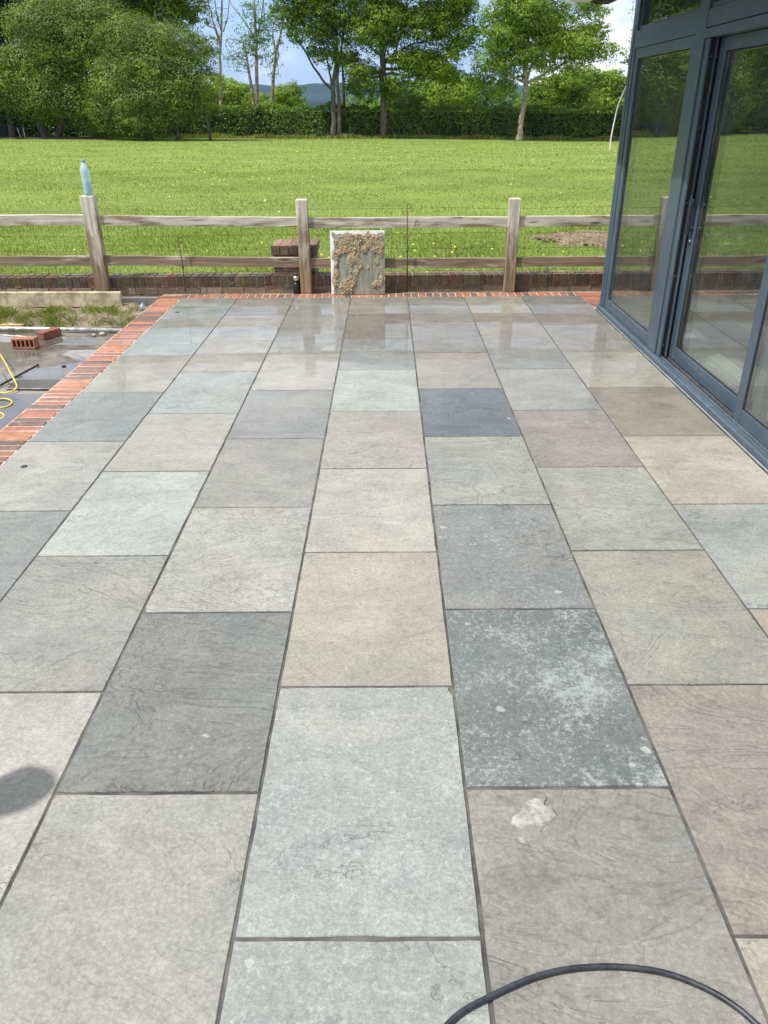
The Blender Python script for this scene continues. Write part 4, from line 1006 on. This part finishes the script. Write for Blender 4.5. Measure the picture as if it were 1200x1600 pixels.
tree('oak_tree', 'largest oak in the middle of the view, crown cut off by the top', 'tree', (600, 218), [[(599, 218, .21), (600, 180, .24), (598, 140, .21), (598, 95, .2), (594, 50, .14), (586, 0, .1)], [(600, 96, .1), (612, 88, .08), (619, 80, .06), (624, 55, .04)], [(598, 92, .1), (606, 60, .08), (622, 20, .06)], [(600, 100, .08), (640, 70, .05), (680, 60, .03)], [(597, 90, .08), (575, 70, .05), (565, 50, .03)]],
     [(580, 55, 36, 34), (620, 30, 46, 40), (665, 30, 50, 42), (710, 60, 34, 40), (690, 100, 34, 30), (640, 80, 40, 30), (722, 30, 20, 24), (575, 115, 32, 26), (620, 130, 34, 26), (565, 145, 26, 22, 2), (628, 158, 28, 22, 2), (590, 10, 45, 30), (700, -20, 55, 40), (620, -50, 80, 50), (660, 110, 34, 22), (700, 118, 28, 18)], 60, LEAF_OAK, .14, 38, .66, 1.0, None, 0, None, 40)
tree('oak_tree', 'sunlit rounded oak with a pale leaning trunk right of the middle', 'tree', (812, 221), [[(811, 221, .22), (813, 200, .17), (817, 175, .16), (821, 140, .15), (822, 128, .15), (818, 100, .12), (815, 60, .09)], [(822, 130, .1), (840, 122, .08), (862, 108, .06), (885, 98, .04)], [(822, 128, .1), (830, 105, .08), (850, 70, .05)], [(820, 130, .09), (800, 118, .07), (775, 105, .04)], [(822, 120, .09), (826, 60, .06), (830, 20, .04)]],
     [(825, 22, 60, 42), (782, 55, 38, 32), (870, 40, 48, 38), (840, 75, 60, 30), (900, 75, 42, 30), (770, 95, 30, 20), (760, 118, 26, 22, 2), (800, 108, 34, 16), (905, 22, 42, 22), (930, 60, 24, 20), (855, 100, 40, 12), (800, -20, 50, 30), (860, -30, 60, 40), (890, 105, 24, 14), (790, 140, 26, 14, 2), (942, 80, 14, 8)], 58, LEAF_LIME, .135, 38, .62, 1.0, M_BARKL, 0, None, 40)
# trees and bushes beyond the hedge
for (name, label, ells, Y, lm_, lf, dn, pr) in [
 ('lime_tree', 'round bright green tree beyond the hedge behind the two pale stems', [(352, 145, 30, 34), (378, 160, 26, 30), (335, 168, 22, 26), (400, 172, 24, 22)], 95, LEAF_LIME, .26, 12, .9),
 ('lime_tree', 'low dome of a tree beyond the hedge left of the distant hill', [(446, 158, 26, 26), (465, 175, 18, 18), (430, 168, 18, 24)], 95, LEAF_OAK, .24, 13, .8),
 ('hawthorn_bush', 'light green bush seen between the forked stems above the hedge', [(548, 172, 14, 18), (562, 182, 20, 14)], 80, LEAF_LIME, .2, 15, .6),
 ('lime_tree', 'bright yellow-green tree above the hedge right of the middle oak', [(680, 152, 38, 32), (715, 148, 34, 32), (655, 172, 26, 22), (590, 174, 28, 22)], 85, LEAF_LIME, .22, 15, .75),
 ('silver_leaved_tree', 'blue-green tree above the hedge left of the leaning trunk', [(748, 155, 30, 32), (735, 178, 20, 18), (780, 162, 30, 28)], 88, LEAF_BLUE, .22, 15, .7),
 ('yellow_bush', 'small yellowish bush at the hedge top right of the middle oak', [(722, 183, 17, 9)], 70, LEAF_YEL, .15, 24, .4),
 ('yellow_bush', 'small yellow bush at the hedge top left of the leaning trunk', [(782, 183, 10, 6)], 70, LEAF_YEL, .15, 24, .35),
 ('hazel_bush', 'dense green bush to the right of the leaning trunk', [(850, 150, 34, 34), (880, 135, 36, 30), (835, 172, 26, 22), (905, 165, 32, 26)], 75, LEAF_OAK, .19, 18, .7),
 ('lime_tree', 'tree with sunlit leaves beyond the hedge nearest to the glazed wall', [(930, 150, 32, 34), (955, 128, 22, 18), (905, 120, 24, 18), (960, 170, 24, 20), (990, 160, 34, 40)], 82, LEAF_LIME, .21, 17, .75),
 ('yellow_bush', 'yellowish shrub low at the hedge top near the glazed wall', [(938, 180, 16, 10)], 72, LEAF_YEL, .15, 24, .4)]:
    b = ells[0]; zb = 200
    tree(name, label, 'tree' if 'tree' in name else 'bush', (b[0], zb), [[(b[0], zb+5, .2), (b[0], b[1], .12)]], ells, Y, lm_, lf, dn*1.25, pr, 1.5, None, 0, None, 5)
tree('oak_tree', 'leafy branch of a tree half hidden behind the glazed wall under the white cloud', 'tree', (1060, 222), [[(1060, 222, .3), (1050, 120, .2)]], [(1012, 70, 28, 36), (1040, 30, 50, 50), (1060, 90, 50, 50), (1000, 100, 18, 8)], 58, LEAF_OAK, .16, 24, .65, 1.0, None, 0, None, 8)

# hedge along the far side of the meadow
def hedge(name, label, xa, xb, Y, h, thick, group=None):
    xm = (xa+xb)/2; t_ = thing(name, label, 'hedge', (xm, Y, float(gh(xm, Y))), 0, group)
    n = int((xb-xa)*(h*1.0+thick)*170)
    x = rng.uniform(xa, xb, n); f = rng.random(n); top = f < thick/(thick+h)*1.2
    zt = h*(1+.05*np.sin(x*1.3)+.04*np.sin(x*3.1+1)+.03*np.sin(x*7.7))
    z = np.where(top, zt+rng.normal(scale=.07, size=n), rng.random(n)**.9*zt)
    y = np.where(top, rng.uniform(-thick/2, thick/2, n), -thick/2*(1+.16*np.sin(x*2.3)+.12*np.sin(x*5.7+z*3))+rng.normal(scale=.09, size=n))
    N = np.where(top[:, None], np.array([0, 0, 1.]), np.array([0, -1., .25]))+unit(n)*.85; N /= np.linalg.norm(N, axis=1, keepdims=True)
    P = np.stack([x-xm, y, z+gh(x, Y)-t_.location.z], 1)
    fast_mesh('foliage', leaf_quads(P, N, .17), 4, LEAF_HEDGE, t_, np.clip(.35+.25*np.sin(x*.9+z)+rng.normal(scale=.2, size=n), 0, 1))
    xs2 = np.linspace(xa, xb, 40); core = MB()
    for i in range(39): core.box(xs2[i]-xm, xs2[i+1]-xm-.002, -thick*.30, thick*.30, -.3+float(gh(xs2[i], Y))-t_.location.z, h*.86+float(gh(xs2[i], Y))-t_.location.z)
    tag(core.build('dark_core', mat_simple('hedge_core_dark', (.020, .026, .012), .9, 8, .3, .8, .05), t_), kind='stuff')  # near-black solid boxes standing in for the hedge's shaded inside
hedge('field_hedge', 'clipped dark green hedge running along the far side of the meadow', -21, 24, 61.2, 1.95, 1.5)
hedge('field_hedge', 'shaded hedge end outside the left edge beyond the willows', -60, -21.2, 62.5, 2.1, 1.6)

# shed, leaning stakes and bare soil under the willows
sx, sy, sz = at(-30, 200, 57.5)
sh = thing('garden_shed', 'dark green boarded shed at the far left edge beneath the evergreen', 'shed', (sx, 57.5, float(gh(sx, 57.5))))
mb = MB()
for i in range(14): mb.box(-1.75+i*.25, -1.75+i*.25+.235, -.02, .02, 0, 2.7)
mb.build('front_boards', M_SHED, sh); MB().box(-1.74, 1.74, .022, 2.2, 0, 2.68).build('shed_body', M_SHED, sh)
MB().box(-1.95, 1.95, -.2, 2.4, 2.7, 2.82).build('roof', M_SHED, sh)
for (a, b, l) in [((24, 200), (34, 219), 'left one of two pale stakes leaning under the far left willow'), ((33, 199), (40, 218), 'right one of two pale stakes leaning under the far left willow')]:
    p, q = at(*a, 56.0), at(*b, 56.0); z0 = float(gh(q[0], 56))
    o = MB().tube([(p[0]-q[0], .3, p[2]-z0), (0, 0, -.1)], .05, 6).build('leaning_stake', M_BARKL, None, (q[0], 56, z0)); tag(o, l, 'stake', 'stakes under the willow')
def patch(name, x0, x1, y0, y1, m, label, lift=.012, amp=.02, n=60):
    xs2 = np.linspace(x0, x1, n); ys2 = np.linspace(y0, y1, n//2)
    X, Y_ = np.meshgrid(xs2, ys2); cx, cy = (x0+x1)/2, (y0+y1)/2
    th = np.arctan2((Y_-cy)/(y1-y0), (X-cx)/(x1-x0)); rr = np.hypot((X-cx)/(x1-x0)*2, (Y_-cy)/(y1-y0)*2)
    lim = .9+.10*np.sin(th*3+1)+.08*np.sin(th*7)+.05*np.sin(th*13+2)
    Z = gh(X, Y_)+lift+np.clip((lim-rr)*.6, -.05, .05)+amp*(rng.random(X.shape)-.5)*(rr < lim)
    o = grid_mesh(name, X, Y_, Z, m, None, False); o['kind'] = 'structure'; return o
patch('bare_soil_patch', 1.95, 5.2, 10.75, 12.25, M_SOIL, '', -.012, .04, 90)
patch('shaded_soil', -29, -18.5, 55.6, 59.5, mat_simple('shaded_earth', (.11, .075, .05), .95, 3, .3, .6, .05), '', .03, .03, 60)  # bare earth, its colour darkened for the willows' shade
clods = MB()
for _ in range(700):
    a, r = random.uniform(0, 2*PI), math.sqrt(random.random())*.93; x, y = 3.57+r*1.55*math.cos(a), 11.5+r*.70*math.sin(a)
    rr = random.uniform(.008, .032); blob(clods, (x, y, float(gh(x, y))+.03), rr, (1.3, 1, .7))
tag(clods.build('soil_clods', M_SOIL), 'loose clods and crumbs on the bare patch of soil behind the right fence bay', 'soil', None, 'stuff')

# ------------------------------------------------------------------ grass
def blades(name, n, xr, yr, hmin, hmax, wid, m, zf, label, keep=None, lean=.55, tb=.5):
    x = rng.uniform(*xr, n) if not callable(xr) else xr(n); y = rng.uniform(*yr, n) if not callable(yr) else yr(n)
    if keep is not None: k = keep(x, y); x, y = x[k], y[k]
    n = len(x); z = zf(x, y); a = rng.uniform(0, 2*PI, n); h = rng.uniform(hmin, hmax, n)*(1+.35*np.sin(x*1.7)*np.sin(y*1.3+x*.4)); la = rng.uniform(0, 2*PI, n); ll = h*rng.uniform(.1, lean*1.6, n)
    w_ = wid*rng.uniform(.7, 1.3, n)
    B = np.stack([x, y, z-.005], 1); d = np.stack([np.cos(a), np.sin(a), np.zeros(n)], 1)*w_[:, None]*.5
    T = B+np.stack([np.cos(la)*ll, np.sin(la)*ll, h], 1); Mi = B+(T-B)*np.array([.35, .35, .62])
    V = np.stack([B-d, B+d, Mi+d*.8, T, Mi-d*.8], 1).reshape(-1, 3)
    f = np.clip(tb+.24*np.sin(x*.8+1+.6*np.sin(y*.7))*np.sin(y*.5+.5*np.sin(x*.6))+.16*np.sin(x*2.3+y*1.9)*np.sin(y*3.1-x*.7)+rng.normal(scale=.14, size=n), 0, 1)
    o = fast_mesh(name, V, 5, m, None, f); tag(o, label, 'grass', None, 'stuff'); return o
def infrust(x, y): return np.abs(x-.02*y) < .62*y+1.2
notsoil = lambda x, y: infrust(x, y) & ~((np.hypot((x-3.57)/1.55, (y-11.5)/.66) < .92))
blades('meadow_grass', 130000, (-9, 10), lambda n: 8.42+5.2*rng.random(n)**1.1, .018, .046, .0065, GRASS, gh, 'short lush meadow grass just behind the fence', notsoil)
blades('meadow_grass', 110000, (-19, 19), lambda n: 13.3+14*rng.random(n), .018, .045, .011, GRASS, gh, 'short meadow grass in the middle of the field', infrust)
blades('meadow_grass', 60000, (-38, 38), lambda n: 27+33*rng.random(n), .02, .05, .03, GRASS, gh, 'meadow grass towards the far hedge', infrust)
blades('tall_field_edge_grass', 9000, (-20, 22), (59.6, 60.6), .12, .32, .05, GRASSD, gh, 'longer grass along the foot of the far hedge', None)
# rank tufts on the earth bank
def bz(x, y):
    f = np.clip((y-7.22)/.28, 0, 1); f = f*f*(3-2*f); return ZS-.02+.095*f
cl = rng.uniform([-4.6, 7.3], [-2.42, 7.66], (120, 2)); cw = np.where(cl[:, 0] > -3.05, .35, 1.0)
pk = rng.choice(120, 9000, p=cw/cw.sum())
bx = cl[pk]+rng.normal(scale=(.035, .03), size=(9000, 2))
blades('bank_grass', 9000, lambda n: bx[:, 0], lambda n: bx[:, 1], .02, .065, .0042, GRASSD, bz, 'rank tufts of grass on the earth bank in front of the pale plank', lambda x, y: x < -2.36, .8, .4)
# dandelions and daisies: small domes of petals
def flowers(name, n, m, r, label, clumps):
    c = rng.uniform([-14, 9.5], [14, 55], (clumps, 2)); pk = rng.integers(0, clumps, n)
    P = c[pk]+rng.normal(scale=(1.3, 1.0), size=(n, 2))*(.4+c[pk, 1:2]/30); k = infrust(P[:, 0], P[:, 1]) & (P[:, 1] > 8.6) & (P[:, 1] < 58)
    P = P[k]; n = len(P); z = gh(P[:, 0], P[:, 1])+rng.uniform(.04, .09, n); rr = r*rng.uniform(.6, 1.2, n)*(1+P[:, 1]/60)
    V = []
    for q in range(6):
        a = q*PI/3; V.append(np.stack([P[:, 0]+rr*math.cos(a), P[:, 1]+rr*math.sin(a), z+rr*.35*math.sin(a)], 1))
    o = fast_mesh(name, np.stack(V, 1).reshape(-1, 3), 6, m); tag(o, label, 'flowers', None, 'stuff')
flowers('dandelion_flowers', 900, mat_simple('dandelion_yellow', (.62, .46, .03), .7, 9, .1), .012, 'scattered yellow dandelions all over the meadow', 70)
flowers('daisy_flowers', 130, mat_simple('daisy_white', (.75, .75, .65), .7, 9, .1), .013, 'scattered tiny white daisies in the meadow', 160)

# ------------------------------------------------------------------ person standing on the left, only the shadow reaches into view
def person():
    root = thing('person', 'person standing just outside the left edge, whose head and shoulder shadow falls on the slabs', 'person', (-1.90, 1.095, 0), math.radians(-40))
    J = {'pelvis': (0, 0, .93, .125), 'belly': (0, .01, 1.08, .118), 'chest': (0, .02, 1.26, .125), 'collar': (0, .01, 1.39, .065), 'neck': (0, .02, 1.50, .052), 'head0': (0, .045, 1.58, .070), 'head1': (0, .035, 1.66, .098), 'head2': (0, .03, 1.73, .068)}
    E = [('pelvis', 'belly'), ('belly', 'chest'), ('chest', 'collar'), ('collar', 'neck'), ('neck', 'head0'), ('head0', 'head1'), ('head1', 'head2')]
    for s in (-1, 1):
        t = 'l' if s < 0 else 'r'
        J.update({t+'sh': (s*.15, 0, 1.35, .055), t+'el': (s*.25, -.02, 1.10, .042), t+'wr': (s*.27, .06, .86, .027), t+'pa': (s*.272, .085, .79, .032),
                  t+'hip': (s*.09, 0, .88, .10), t+'kn': (s*.11, .02, .49, .060), t+'an': (s*.115, -.01, .09, .040), t+'to': (s*.13, .14, .035, .034)})
        E += [('collar', t+'sh'), (t+'sh', t+'el'), (t+'el', t+'wr'), (t+'wr', t+'pa'), ('pelvis', t+'hip'), (t+'hip', t+'kn'), (t+'kn', t+'an'), (t+'an', t+'to')]
        for q in range(4):
            J[t+'f%d' % q] = (s*.272, .055+q*.02, .735, .010); J[t+'g%d' % q] = (s*.262, .058+q*.02, .695+.006*abs(q-1.5), .009)
            E += [(t+'pa', t+'f%d' % q), (t+'f%d' % q, t+'g%d' % q)]
        J[t+'th'] = (s*.255, .12, .77, .010); E.append((t+'pa', t+'th'))
    J['nose'] = (0, .135, 1.615, .016); E.append(('head0', 'nose'))
    ks = list(J); me = bpy.data.meshes.new('body'); me.from_pydata([J[k][:3] for k in ks], [(ks.index(a), ks.index(b)) for a, b in E], []); me.update()
    o = link_obj('body', me, mat_simple('work_clothes', (.05, .06, .09), .8, 9, .3), root)
    sk = o.modifiers.new('skin', 'SKIN'); sk.use_smooth_shade = True
    for i, k in enumerate(ks): r = J[k][3]; o.data.skin_vertices[0].data[i].radius = (r, r)
    o.data.skin_vertices[0].data[0].use_root = True
    o.modifiers.new('sub', 'SUBSURF').render_levels = 2
person()

# ------------------------------------------------------------------ haze
def mat_haze():
    m, t, out = newmat('summer_haze'); v = t.n('ShaderNodeVolumePrincipled', ins={'Color': (.42, .62, 1.0, 1), 'Density': .000085, 'Anisotropy': .2}); t.link(v.outputs[0], out.inputs['Volume']); return m
HZ = True
if HZ:
    hz = MB().box(-5200, 5200, -600, 4400, -45, 170).build('haze', mat_haze()); hz['kind'] = 'stuff'
